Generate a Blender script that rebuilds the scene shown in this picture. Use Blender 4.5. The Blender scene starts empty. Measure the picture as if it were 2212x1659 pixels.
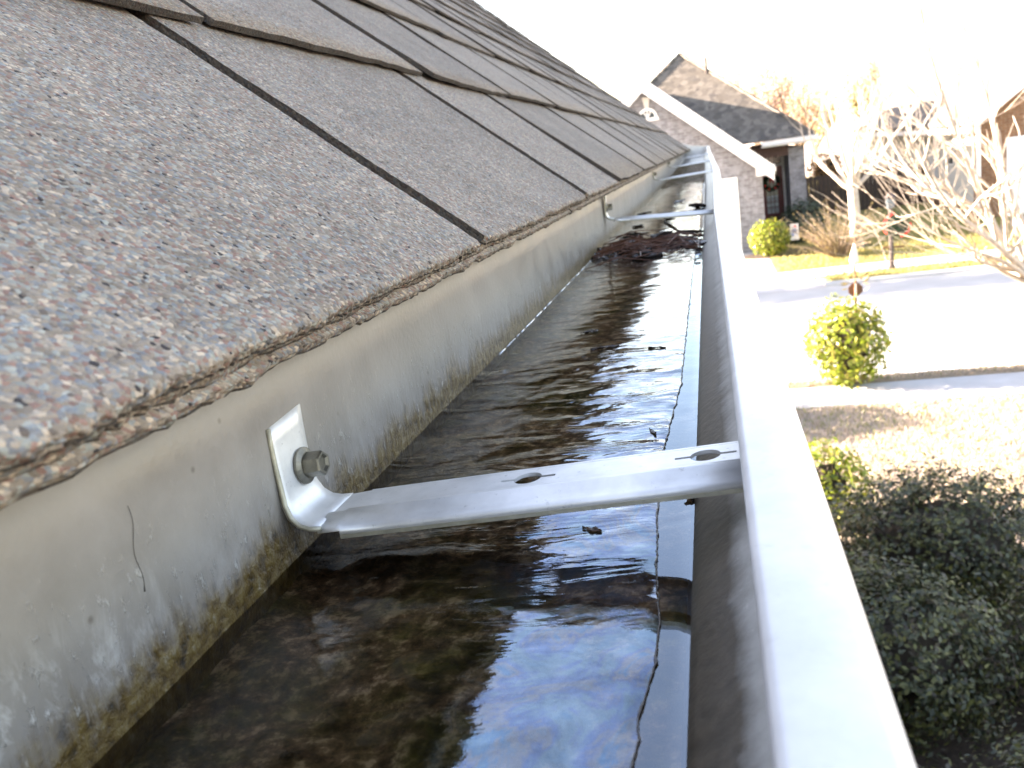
import bpy, bmesh, math, random
from mathutils import Vector, Matrix, noise
random.seed(11)
R = math.radians
scene = bpy.context.scene
C = scene.collection

# ------------------------------------------------------------------ camera
H = 3.3                                     # camera height above the lawn
F, IMW, IMH = 1789.0, 2212.0, 1659.0        # focal length and picture size in one unit
vy = Vector((1525 - IMW / 2, -(308 - IMH / 2), -F)).normalized()
rl = R(8.5)
ux, uy = -math.sin(rl), math.cos(rl)
vz = Vector((ux, uy, -(ux * vy.x + uy * vy.y) / vy.z)).normalized()
vx = vy.cross(vz)
cam = bpy.data.cameras.new('camera')
cam_ob = bpy.data.objects.new('camera', cam)
C.objects.link(cam_ob)
cam_ob.matrix_world = Matrix(((vx.x, vx.y, vx.z, 0), (vy.x, vy.y, vy.z, 0), (vz.x, vz.y, vz.z, H), (0, 0, 0, 1)))
cam.sensor_width = 36
cam.lens = F / IMW * 36
cam.clip_start = 0.01
cam.clip_end = 3000
cam.dof.use_dof = True
cam.dof.focus_distance = 0.25
cam.dof.aperture_fstop = 36
scene.camera = cam_ob

# ------------------------------------------------------------------ sky and sun
SUN_EL, SUN_PHI = R(19), R(7)
world = bpy.data.worlds.new('World')
scene.world = world
world.use_nodes = True
wn = world.node_tree.nodes
wl = world.node_tree.links
bg = wn['Background']
sky = wn.new('ShaderNodeTexSky')
sky.sky_type = 'NISHITA'
sky.sun_disc = False
sky.sun_elevation = SUN_EL
sky.sun_rotation = math.atan2(-math.cos(SUN_PHI), math.sin(SUN_PHI))
sky.air_density = 1.0
sky.dust_density = 1.0
sky.ozone_density = 1.0
wl.new(sky.outputs[0], bg.inputs[0])
bg.inputs[1].default_value = 0.08
sun = bpy.data.lights.new('sun', 'SUN')
sun.energy = 5.0
sun.angle = R(0.53)
sun.color = (1.0, 0.955, 0.89)
sun_ob = bpy.data.objects.new('sun', sun)
C.objects.link(sun_ob)
sd = Vector((-math.cos(SUN_EL) * math.cos(SUN_PHI), math.cos(SUN_EL) * math.sin(SUN_PHI), math.sin(SUN_EL)))
sun_ob.rotation_euler = sd.to_track_quat('Z', 'Y').to_euler()
sun_ob.location = (-30, 2, 30)
vs = scene.view_settings
vs.view_transform = 'Standard'
vs.look = 'None'
vs.exposure = 3.65
vs.use_white_balance = True
vs.white_balance_temperature = 8300
vs.white_balance_tint = 22
vs.gamma = 1.0
vs.use_curve_mapping = False
scene.cycles.max_bounces = 4
scene.cycles.use_light_tree = False
scene.cycles.transparent_max_bounces = 12
scene.cycles.caustics_reflective = False
scene.cycles.caustics_refractive = False
scene.cycles.sample_clamp_indirect = 6

# ------------------------------------------------------------------ helpers
class MB:
    """collects faces, builds one mesh"""
    def __init__(s): s.v, s.f, s.m = [], [], []
    def face(s, pts, mi=0):
        n = len(s.v); s.v += [tuple(p) for p in pts]
        s.f.append(tuple(range(n, n + len(pts)))); s.m.append(mi)
    def box(s, a, b, mi=0):
        x0, y0, z0 = a; x1, y1, z1 = b
        n = len(s.v)
        s.v += [(x0, y0, z0), (x1, y0, z0), (x1, y1, z0), (x0, y1, z0), (x0, y0, z1), (x1, y0, z1), (x1, y1, z1), (x0, y1, z1)]
        for q in ((0, 3, 2, 1), (4, 5, 6, 7), (0, 1, 5, 4), (1, 2, 6, 5), (2, 3, 7, 6), (3, 0, 4, 7)):
            s.f.append(tuple(n + i for i in q)); s.m.append(mi)
    def hexa(s, p, mi=0):          # 8 points, bottom 0-3 ccw then top 4-7
        n = len(s.v); s.v += [tuple(q) for q in p]
        for q in ((0, 3, 2, 1), (4, 5, 6, 7), (0, 1, 5, 4), (1, 2, 6, 5), (2, 3, 7, 6), (3, 0, 4, 7)):
            s.f.append(tuple(n + i for i in q)); s.m.append(mi)
    def prism(s, poly, axis, a, b, mi=0):   # poly in the two other axes
        def P(q, t):
            return {'x': (t, q[0], q[1]), 'y': (q[0], t, q[1]), 'z': (q[0], q[1], t)}[axis]
        n = len(s.v); k = len(poly)
        s.v += [P(q, a) for q in poly] + [P(q, b) for q in poly]
        s.f.append(tuple(range(n, n + k))); s.m.append(mi)
        s.f.append(tuple(range(n + 2 * k - 1, n + k - 1, -1))); s.m.append(mi)
        for i in range(k):
            j = (i + 1) % k
            s.f.append((n + i, n + k + i, n + k + j, n + j)); s.m.append(mi)
    def tube(s, pts, rads, k=6, mi=0, caps=True):
        n0 = len(s.v); up = Vector((0, 0, 1)); prev = None
        for i, p in enumerate(pts):
            p = Vector(p)
            d = (Vector(pts[min(i + 1, len(pts) - 1)]) - Vector(pts[max(i - 1, 0)]))
            d = d.normalized() if d.length > 1e-9 else up
            if prev is None:
                a = d.orthogonal().normalized()
            else:
                a = (prev - d * prev.dot(d))
                a = a.normalized() if a.length > 1e-6 else d.orthogonal().normalized()
            prev = a; b = d.cross(a)
            for j in range(k):
                t = 2 * math.pi * j / k
                s.v.append(tuple(p + (a * math.cos(t) + b * math.sin(t)) * rads[i]))
        for i in range(len(pts) - 1):
            for j in range(k):
                q = n0 + i * k + j; q2 = n0 + i * k + (j + 1) % k
                s.f.append((q, q2, q2 + k, q + k)); s.m.append(mi)
        if caps:
            s.f.append(tuple(range(n0 + k - 1, n0 - 1, -1))); s.m.append(mi)
            e = n0 + (len(pts) - 1) * k
            s.f.append(tuple(range(e, e + k))); s.m.append(mi)
    def grid(s, fn, nu, nv, mi=0):
        n = len(s.v)
        for i in range(nu + 1):
            for j in range(nv + 1):
                s.v.append(tuple(fn(i / nu, j / nv)))
        for i in range(nu):
            for j in range(nv):
                a = n + i * (nv + 1) + j
                s.f.append((a, a + nv + 1, a + nv + 2, a + 1)); s.m.append(mi)
    def mesh(s, name, mats, smooth=False):
        me = bpy.data.meshes.new(name)
        me.from_pydata(s.v, [], s.f)
        for m in (mats if isinstance(mats, (list, tuple)) else [mats]): me.materials.append(m)
        if any(s.m): me.polygons.foreach_set('material_index', s.m)
        if smooth: me.polygons.foreach_set('use_smooth', [True] * len(s.f))
        me.update()
        return me
    def build(s, name, mats, parent=None, smooth=False):
        return link(name, s.mesh(name, mats, smooth), parent)

def link(name, me, parent=None):
    o = bpy.data.objects.new(name, me); C.objects.link(o)
    if parent is not None:
        o.parent = parent
        o.matrix_parent_inverse = Matrix.Translation(-parent.location) if parent.type == 'EMPTY' and parent.get('_abs') else Matrix()
    return o

def tag(o, label=None, cat=None, group=None, kind=None):
    if label: o['label'] = label
    if cat: o['category'] = cat
    if group: o['group'] = group
    if kind: o['kind'] = kind
    return o

def thing(name, label, cat, loc=(0, 0, 0), rot=(0, 0, 0), group=None):
    """Empty at the base of a thing; its parts are modelled in local coordinates"""
    o = bpy.data.objects.new(name, None); C.objects.link(o)
    o.empty_display_size = 0.05
    o.location = loc; o.rotation_euler = rot
    return tag(o, label, cat, group)

def off(mb, d):
    mb.v = [(p[0] - d[0], p[1] - d[1], p[2] - d[2]) for p in mb.v]
    return mb

# ------------------------------------------------------------------ materials
def mat(name):
    m = bpy.data.materials.new(name); m.use_nodes = True
    nt = m.node_tree
    return m, nt, nt.nodes['Principled BSDF']
def N(nt, t, **kw):
    n = nt.nodes.new(t)
    for k, v in kw.items(): setattr(n, k, v)
    return n
def L(nt, a, b): nt.links.new(a, b)
def ramp(nt, fac, stops, interp='LINEAR'):
    r = N(nt, 'ShaderNodeValToRGB'); r.color_ramp.interpolation = interp
    e = r.color_ramp.elements
    while len(e) < len(stops): e.new(0.5)
    for i, (p, c) in enumerate(stops):
        e[i].position = p; e[i].color = (c[0], c[1], c[2], 1) if not isinstance(c, (int, float)) else (c, c, c, 1)
    L(nt, fac, r.inputs[0]); return r
def noise_tex(nt, vec, scale, detail=4, rough=0.55, dist=0.0):
    n = N(nt, 'ShaderNodeTexNoise'); n.inputs['Scale'].default_value = scale
    n.inputs['Detail'].default_value = detail; n.inputs['Roughness'].default_value = rough
    n.inputs['Distortion'].default_value = dist
    if vec is not None: L(nt, vec, n.inputs['Vector'])
    return n
def mapping(nt, vec, scale=(1, 1, 1), loc=(0, 0, 0), rot=(0, 0, 0)):
    m = N(nt, 'ShaderNodeMapping')
    m.inputs['Scale'].default_value = scale; m.inputs['Location'].default_value = loc; m.inputs['Rotation'].default_value = rot
    L(nt, vec, m.inputs['Vector']); return m.outputs[0]
def mix(nt, fac, a, b, mode='MIX'):
    m = N(nt, 'ShaderNodeMix', data_type='RGBA', blend_type=mode)
    for s, v in ((0, fac), (6, a), (7, b)):
        if isinstance(v, (int, float)): m.inputs[s].default_value = v
        elif isinstance(v, tuple): m.inputs[s].default_value = (*v, 1)
        else: L(nt, v, m.inputs[s])
    return m.outputs[2]
def mth(nt, op, a, b=None, clamp=False):
    m = N(nt, 'ShaderNodeMath', operation=op); m.use_clamp = clamp
    for i, v in enumerate((a, b)):
        if v is None: continue
        if isinstance(v, (int, float)): m.inputs[i].default_value = v
        else: L(nt, v, m.inputs[i])
    return m.outputs[0]
def bump(nt, h, strength, dist, bs, normal=None):
    b = N(nt, 'ShaderNodeBump'); b.inputs['Strength'].default_value = strength; b.inputs['Distance'].default_value = dist
    L(nt, h, b.inputs['Height'])
    if normal is not None: L(nt, normal, b.inputs['Normal'])
    if bs is not None: L(nt, b.outputs[0], bs.inputs['Normal'])
    return b.outputs[0]
def pos(nt): return N(nt, 'ShaderNodeNewGeometry').outputs['Position']

def simple(name, col, rough=0.6, metal=0.0, var=0.12, scale=6.0, bstr=0.0, bdist=0.002, spec=0.5):
    m, nt, b = mat(name)
    p = pos(nt)
    n = noise_tex(nt, p, scale, 5)
    r = ramp(nt, n.outputs[0], [(0.25, tuple(c * (1 - var) for c in col)), (0.75, tuple(min(1, c * (1 + var)) for c in col))])
    L(nt, r.outputs[0], b.inputs['Base Color'])
    b.inputs['Roughness'].default_value = rough; b.inputs['Metallic'].default_value = metal
    b.inputs['Specular IOR Level'].default_value = spec
    if bstr: bump(nt, noise_tex(nt, p, scale * 6, 3).outputs[0], bstr, bdist, b)
    return m

def m_granules(name, stops, scale=1050.0, edge=False, tint=(1, 1, 1)):
    m, nt, b = mat(name)
    p = pos(nt)
    wob = noise_tex(nt, p, 300, 2)
    vv = N(nt, 'ShaderNodeVectorMath', operation='MULTIPLY_ADD')
    L(nt, wob.outputs['Color'], vv.inputs[0]); vv.inputs[1].default_value = (0.0012,) * 3; L(nt, p, vv.inputs[2])
    v = N(nt, 'ShaderNodeTexVoronoi'); v.inputs['Scale'].default_value = scale
    L(nt, vv.outputs[0], v.inputs['Vector'])
    sep = N(nt, 'ShaderNodeSeparateColor'); L(nt, v.outputs['Color'], sep.inputs[0])
    r = ramp(nt, sep.outputs[0], stops, 'CONSTANT')
    # each granule a little lighter or darker
    c = mix(nt, 1.0, r.outputs[0], ramp(nt, sep.outputs[1], [(0, 0.8), (1, 1.2)]).outputs[0], 'MULTIPLY')
    mid = ramp(nt, noise_tex(nt, p, 130, 5, 0.7).outputs[0], [(0.3, 0.8), (0.7, 1.22)])
    c = mix(nt, 1.0, c, mid.outputs[0], 'MULTIPLY')
    big = ramp(nt, noise_tex(nt, p, 14, 4, 0.6).outputs[0], [(0.3, 0.86), (0.7, 1.12)])
    c = mix(nt, 1.0, c, big.outputs[0], 'MULTIPLY')
    oi = N(nt, 'ShaderNodeObjectInfo')
    c = mix(nt, 1.0, c, ramp(nt, oi.outputs['Random'], [(0, .9), (1, 1.1)]).outputs[0], 'MULTIPLY')
    if edge: c = mix(nt, 0.84, c, (0.022, 0.017, 0.014))
    L(nt, c, b.inputs['Base Color'])
    b.inputs['Roughness'].default_value = 0.85
    b.inputs['Specular IOR Level'].default_value = 0.35
    d = ramp(nt, v.outputs['Distance'], [(0.0, 1.0), (0.75, 0.0)])
    hh = mix(nt, 0.5, d.outputs[0], sep.outputs[2])
    bump(nt, hh, 0.9, 0.0008, b)
    return m
GR = [(0, (.190, .156, .121)), (.28, (.232, .197, .158)), (.46, (.192, .116, .092)), (.57, (.145, .147, .146)), (.68, (.230, .234, .204)),
      (.79, (.355, .288, .218)), (.88, (.118, .093, .074)), (.94, (.17, .183, .184)), (.985, (.03, .025, .024))]
M_SH = m_granules('shingle_granules', GR)
M_SHE = m_granules('shingle_cut_edge', GR, 900, True)

def m_wall():
    m, nt, b = mat('weathered_gutter_paint')
    p = pos(nt)
    sp = N(nt, 'ShaderNodeSeparateXYZ'); L(nt, p, sp.inputs[0])
    z = mth(nt, 'SUBTRACT', sp.outputs[2], H - 0.09)       # height over the water line
    n1 = noise_tex(nt, p, 45, 6, 0.6); n2 = noise_tex(nt, p, 260, 4, 0.65); n3 = noise_tex(nt, p, 9, 4, .6)
    streak = noise_tex(nt, mapping(nt, p, (1, 1, 0.12)), 160, 4, 0.7)
    base = ramp(nt, n1.outputs[0], [(0.25, (.212, .189, .165)), (0.55, (.265, .241, .215)), (0.8, (.305, .282, .258))])
    base = mix(nt, ramp(nt, n3.outputs[0], [(.4, 0.0), (.7, .5)]).outputs[0], base.outputs[0], (.185, .17, .14))
    # dirt film rising from the water line
    hn = mth(nt, 'ADD', z, mth(nt, 'MULTIPLY', mth(nt, 'SUBTRACT', streak.outputs[0], 0.5), 0.020))
    hn = mth(nt, 'ADD', hn, mth(nt, 'MULTIPLY', mth(nt, 'SUBTRACT', n1.outputs[0], 0.5), 0.018))
    hn_n = mth(nt, 'MULTIPLY', hn, 25.0)
    dirt = ramp(nt, hn_n, [(0.0, 1.0), (0.18, 1.0), (0.27, 0.6), (0.38, 0.14), (0.62, 0.0)])
    dcol = ramp(nt, n2.outputs[0], [(0.30, (.014, .009, .003)), (0.47, (.095, .055, .012)), (0.6, (.15, .10, .03)), (0.72, (.22, .19, .14))])
    c = mix(nt, dirt.outputs[0], base, dcol.outputs[0])
    # pale mineral crust above the stain
    cr = noise_tex(nt, mapping(nt, p, (1, 1, 0.55)), 330, 5, 0.75)
    crz = ramp(nt, hn_n, [(0.12, 0.0), (0.3, 1.0), (0.55, 0.55), (0.95, 0.0)])
    crm = mth(nt, 'MULTIPLY', ramp(nt, cr.outputs[0], [(0.58, 0.0), (0.67, 1.0)]).outputs[0], crz.outputs[0])
    crm = mth(nt, 'MULTIPLY', crm, ramp(nt, n3.outputs[0], [(.35, .15), (.6, 1.0)]).outputs[0])
    c = mix(nt, crm, c, (.60, .57, .52))
    # pale chalky runs low on the nearest stretch
    chn = noise_tex(nt, mapping(nt, p, (1, 1, .4)), 120, 6, .72, .5)
    chm = mth(nt, 'MULTIPLY', ramp(nt, chn.outputs[0], [(.48, 0), (.62, 1)]).outputs[0], ramp(nt, z, [(.004, 0), (.012, 1), (.022, .7), (.03, 0)]).outputs[0])
    chm = mth(nt, 'MULTIPLY', chm, ramp(nt, sp.outputs[1], [(.085, 1.0), (.135, 0.12)]).outputs[0])
    c = mix(nt, mth(nt, 'MULTIPLY', chm, .95), c, (.58, .56, .52))
    # small dark specks
    vo = N(nt, 'ShaderNodeTexVoronoi'); vo.inputs['Scale'].default_value = 70; L(nt, p, vo.inputs['Vector'])
    spk = ramp(nt, vo.outputs['Distance'], [(0.02, 0.8), (0.07, 0.0)])
    c = mix(nt, spk.outputs[0], c, (.12, .1, .08))
    L(nt, c, b.inputs['Base Color'])
    b.inputs['Roughness'].default_value = 0.42
    ro = ramp(nt, n1.outputs[0], [(.3, .3), (.7, .5)]); L(nt, ro.outputs[0], b.inputs['Roughness'])
    hsum = mth(nt, 'ADD', mth(nt, 'MULTIPLY', crm, 0.8), mth(nt, 'MULTIPLY', mth(nt, 'MULTIPLY', n2.outputs[0], dirt.outputs[0]), 1.2))
    hsum = mth(nt, 'ADD', hsum, mth(nt, 'MULTIPLY', noise_tex(nt, p, 420, 3).outputs[0], 0.18))
    bump(nt, hsum, 0.8, 0.0011, b)
    return m
M_WALL = m_wall()

def m_front():
    m, nt, b = mat('stained_front_panel_paint')
    p = pos(nt)
    sp = N(nt, 'ShaderNodeSeparateXYZ'); L(nt, p, sp.inputs[0])
    rise = mth(nt, 'MULTIPLY', mth(nt, 'MAXIMUM', mth(nt, 'SUBTRACT', sp.outputs[1], 1.6), 0.0), 0.0129)
    z = mth(nt, 'SUBTRACT', mth(nt, 'SUBTRACT', sp.outputs[2], H - 0.09), rise)
    n1 = noise_tex(nt, p, 60, 6, 0.65); n2 = noise_tex(nt, p, 300, 4, .6)
    hn = mth(nt, 'ADD', z, mth(nt, 'MULTIPLY', mth(nt, 'SUBTRACT', n1.outputs[0], 0.5), 0.0045))
    near = ramp(nt, sp.outputs[1], [(0.2, 1.0), (0.6, 0.7)])
    d = ramp(nt, mth(nt, 'MULTIPLY', hn, 60.0), [(0.08, 1.0), (0.42, 0.95), (0.56, 0.38), (0.78, 0.0)])
    dm = mth(nt, 'MULTIPLY', d.outputs[0], near.outputs[0])
    base = ramp(nt, n1.outputs[0], [(.3, (.44, .445, .415)), (.7, (.60, .605, .575))])
    dc = ramp(nt, n2.outputs[0], [(.3, (.022, .016, .010)), (.7, (.06, .045, .03))])
    c = mix(nt, dm, base.outputs[0], dc.outputs[0])
    cr = noise_tex(nt, p, 220, 5, .75)
    cm = mth(nt, 'MULTIPLY', ramp(nt, cr.outputs[0], [(.6, 0), (.68, 1)]).outputs[0], ramp(nt, mth(nt, 'MULTIPLY', hn, 35.0), [(.25, 0), (.5, 1), (.8, 0)]).outputs[0])
    c = mix(nt, cm, c, (.72, .70, .66))
    L(nt, c, b.inputs['Base Color']); b.inputs['Roughness'].default_value = 0.36
    bump(nt, mth(nt, 'ADD', n2.outputs[0], cm), 0.4, 0.0006, b)
    return m
M_FRONT = m_front()

def m_lip():
    m, nt, b = mat('white_lip_enamel')
    p = pos(nt)
    n = noise_tex(nt, p, 70, 5, .6)
    r = ramp(nt, n.outputs[0], [(.3, (.60, .595, .575)), (.7, (.75, .74, .71))])
    sp = ramp(nt, noise_tex(nt, p, 240, 4, .7).outputs[0], [(.58, 0.0), (.72, .5)])
    c = mix(nt, sp.outputs[0], r.outputs[0], (.55, .53, .5))
    L(nt, c, b.inputs['Base Color']); b.inputs['Roughness'].default_value = 0.3
    bump(nt, n.outputs[0], .15, .0008, b)
    return m
M_LIP = m_lip()

def m_bracket():
    m, nt, b = mat('brushed_aluminium_hanger')
    p = pos(nt)
    n = noise_tex(nt, mapping(nt, p, (0.08, 1, 1)), 900, 4, .6); n2 = noise_tex(nt, p, 90, 5, .6)
    r = ramp(nt, n2.outputs[0], [(.3, (.62, .61, .585)), (.7, (.80, .79, .765))])
    spk = ramp(nt, noise_tex(nt, p, 420, 4, .75).outputs[0], [(.62, 0.0), (.70, .55)])
    L(nt, mix(nt, spk.outputs[0], r.outputs[0], (.38, .36, .33)), b.inputs['Base Color'])
    b.inputs['Metallic'].default_value = 0.4
    L(nt, ramp(nt, n.outputs[0], [(.3, .36), (.7, .5)]).outputs[0], b.inputs['Roughness'])
    bump(nt, n.outputs[0], .12, .0002, b)
    return m
M_BR = m_bracket()
M_BRE = simple('cut_bracket_edge', (.42, .39, .30), .5, .5, .25, 260, .3, .0004)
M_SCREW = simple('dull_zinc_screw', (.20, .185, .15), .42, .8, .35, 300, .3, .0004)

def m_sediment():
    m, nt, b = mat('gutter_sediment')
    p = pos(nt)
    n1 = noise_tex(nt, p, 32, 6, .62, .4); n2 = noise_tex(nt, p, 210, 5, .7); n3 = noise_tex(nt, p, 700, 3, .6)
    br = ramp(nt, n2.outputs[0], [(.26, (.016, .010, .006)), (.42, (.075, .045, .026)), (.54, (.23, .145, .09)), (.64, (.62, .46, .32))])
    gr = ramp(nt, n2.outputs[0], [(.3, (.012, .011, .004)), (.52, (.075, .066, .018)), (.72, (.26, .22, .08))])
    c = mix(nt, ramp(nt, n1.outputs[0], [(.44, 0), (.6, 1)]).outputs[0], br.outputs[0], gr.outputs[0])
    c = mix(nt, ramp(nt, n3.outputs[0], [(.68, 0), (.76, .5)]).outputs[0], c, (.42, .33, .24))
    L(nt, c, b.inputs['Base Color']); b.inputs['Roughness'].default_value = .7
    b.inputs['Specular IOR Level'].default_value = .1
    bump(nt, n2.outputs[0], .8, .002, b)
    return m
M_SED = m_sediment()

def m_water(name, film):
    m, nt, b = mat(name)
    nt.nodes.remove(b)
    out = nt.nodes['Material Output']
    p = pos(nt)
    sp = N(nt, 'ShaderNodeSeparateXYZ'); L(nt, p, sp.inputs[0])
    fr = N(nt, 'ShaderNodeFresnel'); fr.inputs['IOR'].default_value = 1.33 if film else 1.45
    gl = N(nt, 'ShaderNodeBsdfGlossy'); gl.inputs['Roughness'].default_value = .012 if not film else .02
    tr = N(nt, 'ShaderNodeBsdfTransparent'); tr.inputs[0].default_value = (.86, .80, .70, 1)
    # ripples run across the trough, strongest in the middle reach; the scum wrinkles in all directions
    r1 = noise_tex(nt, mapping(nt, p, (0.34, 1, 1)), 62, 4, .5, .9)
    r2 = noise_tex(nt, p, 36, 2, .5, .5)
    reach = ramp(nt, sp.outputs[1], [(.12, .10), (.21, .8), (.34, 1.0), (.44, .12)])
    gust = ramp(nt, noise_tex(nt, p, 17, 3, .6).outputs[0], [(.38, .15), (.62, 1.25)])
    h = mth(nt, 'MULTIPLY', mth(nt, 'MULTIPLY', r1.outputs[0], 1.5 if film else .03), mth(nt, 'MULTIPLY', reach.outputs[0], gust.outputs[0]))
    h = mth(nt, 'ADD', h, mth(nt, 'MULTIPLY', r2.outputs[0], .50 if film else .15))
    if film:
        r3 = noise_tex(nt, mapping(nt, p, (.6, 1, 1)), 300, 4, .6, .6)
        h = mth(nt, 'ADD', h, mth(nt, 'MULTIPLY', r3.outputs[0], .032))
    nb = bump(nt, h, 1.0, .0016, None)
    for n in (fr, gl): L(nt, nb, n.inputs['Normal'])
    fac = fr.outputs[0]
    res_mask = None
    if film:
        # oily patches on the right; raised gloss and blue tint paint in sky reflection
        ed = noise_tex(nt, mapping(nt, p, (.7, 1, 1)), 60, 5, .65, .6)
        xx = mth(nt, 'ADD', sp.outputs[0], mth(nt, 'MULTIPLY', mth(nt, 'SUBTRACT', ed.outputs[0], .5), .105))
        xx = mth(nt, 'MULTIPLY', mth(nt, 'ADD', xx, .075), 20.0)
        oil_sky = ramp(nt, xx, [(.34, 0.0), (.40, 1.0)])
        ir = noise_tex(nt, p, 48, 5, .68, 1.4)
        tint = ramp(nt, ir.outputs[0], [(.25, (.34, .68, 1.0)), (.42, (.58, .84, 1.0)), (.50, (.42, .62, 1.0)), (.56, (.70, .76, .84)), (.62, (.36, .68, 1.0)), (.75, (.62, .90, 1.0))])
        tf = mth(nt, 'MULTIPLY', oil_sky.outputs[0], mth(nt, 'SUBTRACT', 1.0, mth(nt, 'MULTIPLY', fr.outputs[0], 3.2), True))
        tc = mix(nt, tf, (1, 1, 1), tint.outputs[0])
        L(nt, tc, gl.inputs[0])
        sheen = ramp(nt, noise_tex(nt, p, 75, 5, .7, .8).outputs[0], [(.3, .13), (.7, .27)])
        fac = mth(nt, 'ADD', fac, mth(nt, 'MULTIPLY', sheen.outputs[0], oil_sky.outputs[0]), True)
    if not film:
        gl.inputs[0].default_value = (.72, .86, 1, 1); fac = mth(nt, 'ADD', fac, .11, True)  # added reflectance and blue tint paint the sky's reflection into the clear strip
    ms = N(nt, 'ShaderNodeMixShader'); L(nt, fac, ms.inputs[0]); L(nt, tr.outputs[0], ms.inputs[1]); L(nt, gl.outputs[0], ms.inputs[2])
    res = ms.outputs[0]
    if film:
        df = N(nt, 'ShaderNodeBsdfDiffuse'); df.inputs[0].default_value = (.12, .095, .07, 1)
        m2 = N(nt, 'ShaderNodeMixShader')
        L(nt, ramp(nt, noise_tex(nt, p, 120, 5, .7).outputs[0], [(.5, .0), (.8, .08)]).outputs[0], m2.inputs[0])
        L(nt, res, m2.inputs[1]); L(nt, df.outputs[0], m2.inputs[2]); res = m2.outputs[0]
    L(nt, res, out.inputs[0])
    return m
M_WATER = m_water('clear_water', False)
M_FILM = m_water('oily_scum_on_water', True)

def m_leafy(name, cols, rough=.5, trans=.25):
    """leaf colours vary from leaf to leaf"""
    m, nt, b = mat(name)
    g = N(nt, 'ShaderNodeNewGeometry')
    r = ramp(nt, g.outputs['Random Per Island'], [(i / (len(cols)), c) for i, c in enumerate(cols)], 'CONSTANT')
    L(nt, r.outputs[0], b.inputs['Base Color'])
    b.inputs['Roughness'].default_value = rough
    tl = N(nt, 'ShaderNodeBsdfTranslucent'); L(nt, r.outputs[0], tl.inputs[0])
    ms = N(nt, 'ShaderNodeMixShader'); ms.inputs[0].default_value = trans
    L(nt, b.outputs[0], ms.inputs[1]); L(nt, tl.outputs[0], ms.inputs[2])
    L(nt, ms.outputs[0], nt.nodes['Material Output'].inputs[0])
    return m
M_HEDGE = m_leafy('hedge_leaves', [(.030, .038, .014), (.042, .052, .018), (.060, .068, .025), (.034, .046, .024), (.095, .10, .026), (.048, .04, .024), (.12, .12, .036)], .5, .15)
M_BUSH = m_leafy('bright_shrub_leaves', [(.15, .21, .02), (.21, .27, .03), (.28, .30, .045), (.11, .16, .02), (.23, .22, .05)], .28, .45)
M_GRND = m_leafy('shade_shrub_leaves', [(.035, .055, .024), (.055, .075, .035), (.045, .06, .03)], .5, .2)
M_TWIGY = m_leafy('straw_shrub_leaves', [(.20, .16, .06), (.28, .22, .10), (.13, .11, .04), (.33, .27, .14)], .6, .3)
M_AUT1 = m_leafy('autumn_leaves_red', [(.56, .36, .28), (.62, .48, .34), (.60, .42, .38), (.66, .56, .40), (.60, .46, .44)], .6, .45)
M_AUT2 = m_leafy('autumn_leaves_tan', [(.50, .44, .28), (.42, .38, .24), (.54, .48, .34), (.30, .30, .16)], .6, .4)
M_ORNG = m_leafy('orange_leaves', [(.34, .17, .05), (.42, .22, .07), (.28, .14, .05)], .6, .35)
M_CYP = m_leafy('cypress_leaves', [(.03, .05, .02), (.04, .06, .025)], .6, .1)
M_BARK = simple('pale_bark', (.42, .37, .31), .85, 0, .25, 12, .5, .004)
M_BARK2 = simple('brown_bark', (.20, .15, .11), .85, 0, .3, 12, .5, .004)
M_TWIG = simple('dark_twigs', (.045, .035, .025), .9, 0, .3, 20)

def m_grass(name, a, b_, scale):
    m, nt, b = mat(name); p = pos(nt)
    n = noise_tex(nt, p, scale, 6, .7); n2 = noise_tex(nt, p, .9, 4, .6)
    r = ramp(nt, n.outputs[0], [(.3, tuple(x * .55 for x in a)), (.5, a), (.72, tuple(min(1, x * 1.3) for x in a))])
    c = mix(nt, ramp(nt, n2.outputs[0], [(.42, 0), (.66, 1)]).outputs[0], r.outputs[0], b_)
    c = mix(nt, .6, r.outputs[0], c)
    L(nt, c, b.inputs['Base Color']); b.inputs['Roughness'].default_value = .95; b.inputs['Specular IOR Level'].default_value = .1
    bump(nt, n.outputs[0], .7, .02, b)
    return m
M_LAWN = m_grass('dormant_lawn', (.385, .325, .28), (.33, .30, .235), 38)
M_LAWN2 = m_grass('yellow_green_lawn', (.30, .26, .10), (.20, .2, .07), 30)
M_BLADE = m_leafy('grass_blades_tan', [(.44, .375, .32), (.39, .33, .275), (.49, .43, .375), (.41, .355, .30), (.24, .27, .10)], .8, .3)
M_BLADE2 = m_leafy('grass_blades_yellow', [(.34, .29, .11), (.27, .25, .09), (.38, .33, .15), (.20, .21, .07)], .8, .3)
M_CONC = simple('pale_concrete', (.39, .392, .392), .85, 0, .12, 3.5, .3, .003)
M_ROAD = simple('concrete_road', (.37, .375, .37), .85, 0, .12, 1.6, .3, .004)
M_DIRT = simple('edge_soil_and_thatch', (.23, .18, .125), .95, 0, .4, 30, .8, .01)
M_MULCH = simple('dark_mulch', (.055, .038, .028), .95, 0, .5, 40, .8, .01)
M_WHITE = simple('white_trim_paint', (.78, .77, .74), .45, 0, .05, 4)
M_DARKIN = simple('dark_interior', (.02, .02, .025), .5, 0, .2, 3)
M_MORT = simple('cast_stone', (.62, .59, .53), .8, 0, .1, 8)

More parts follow.
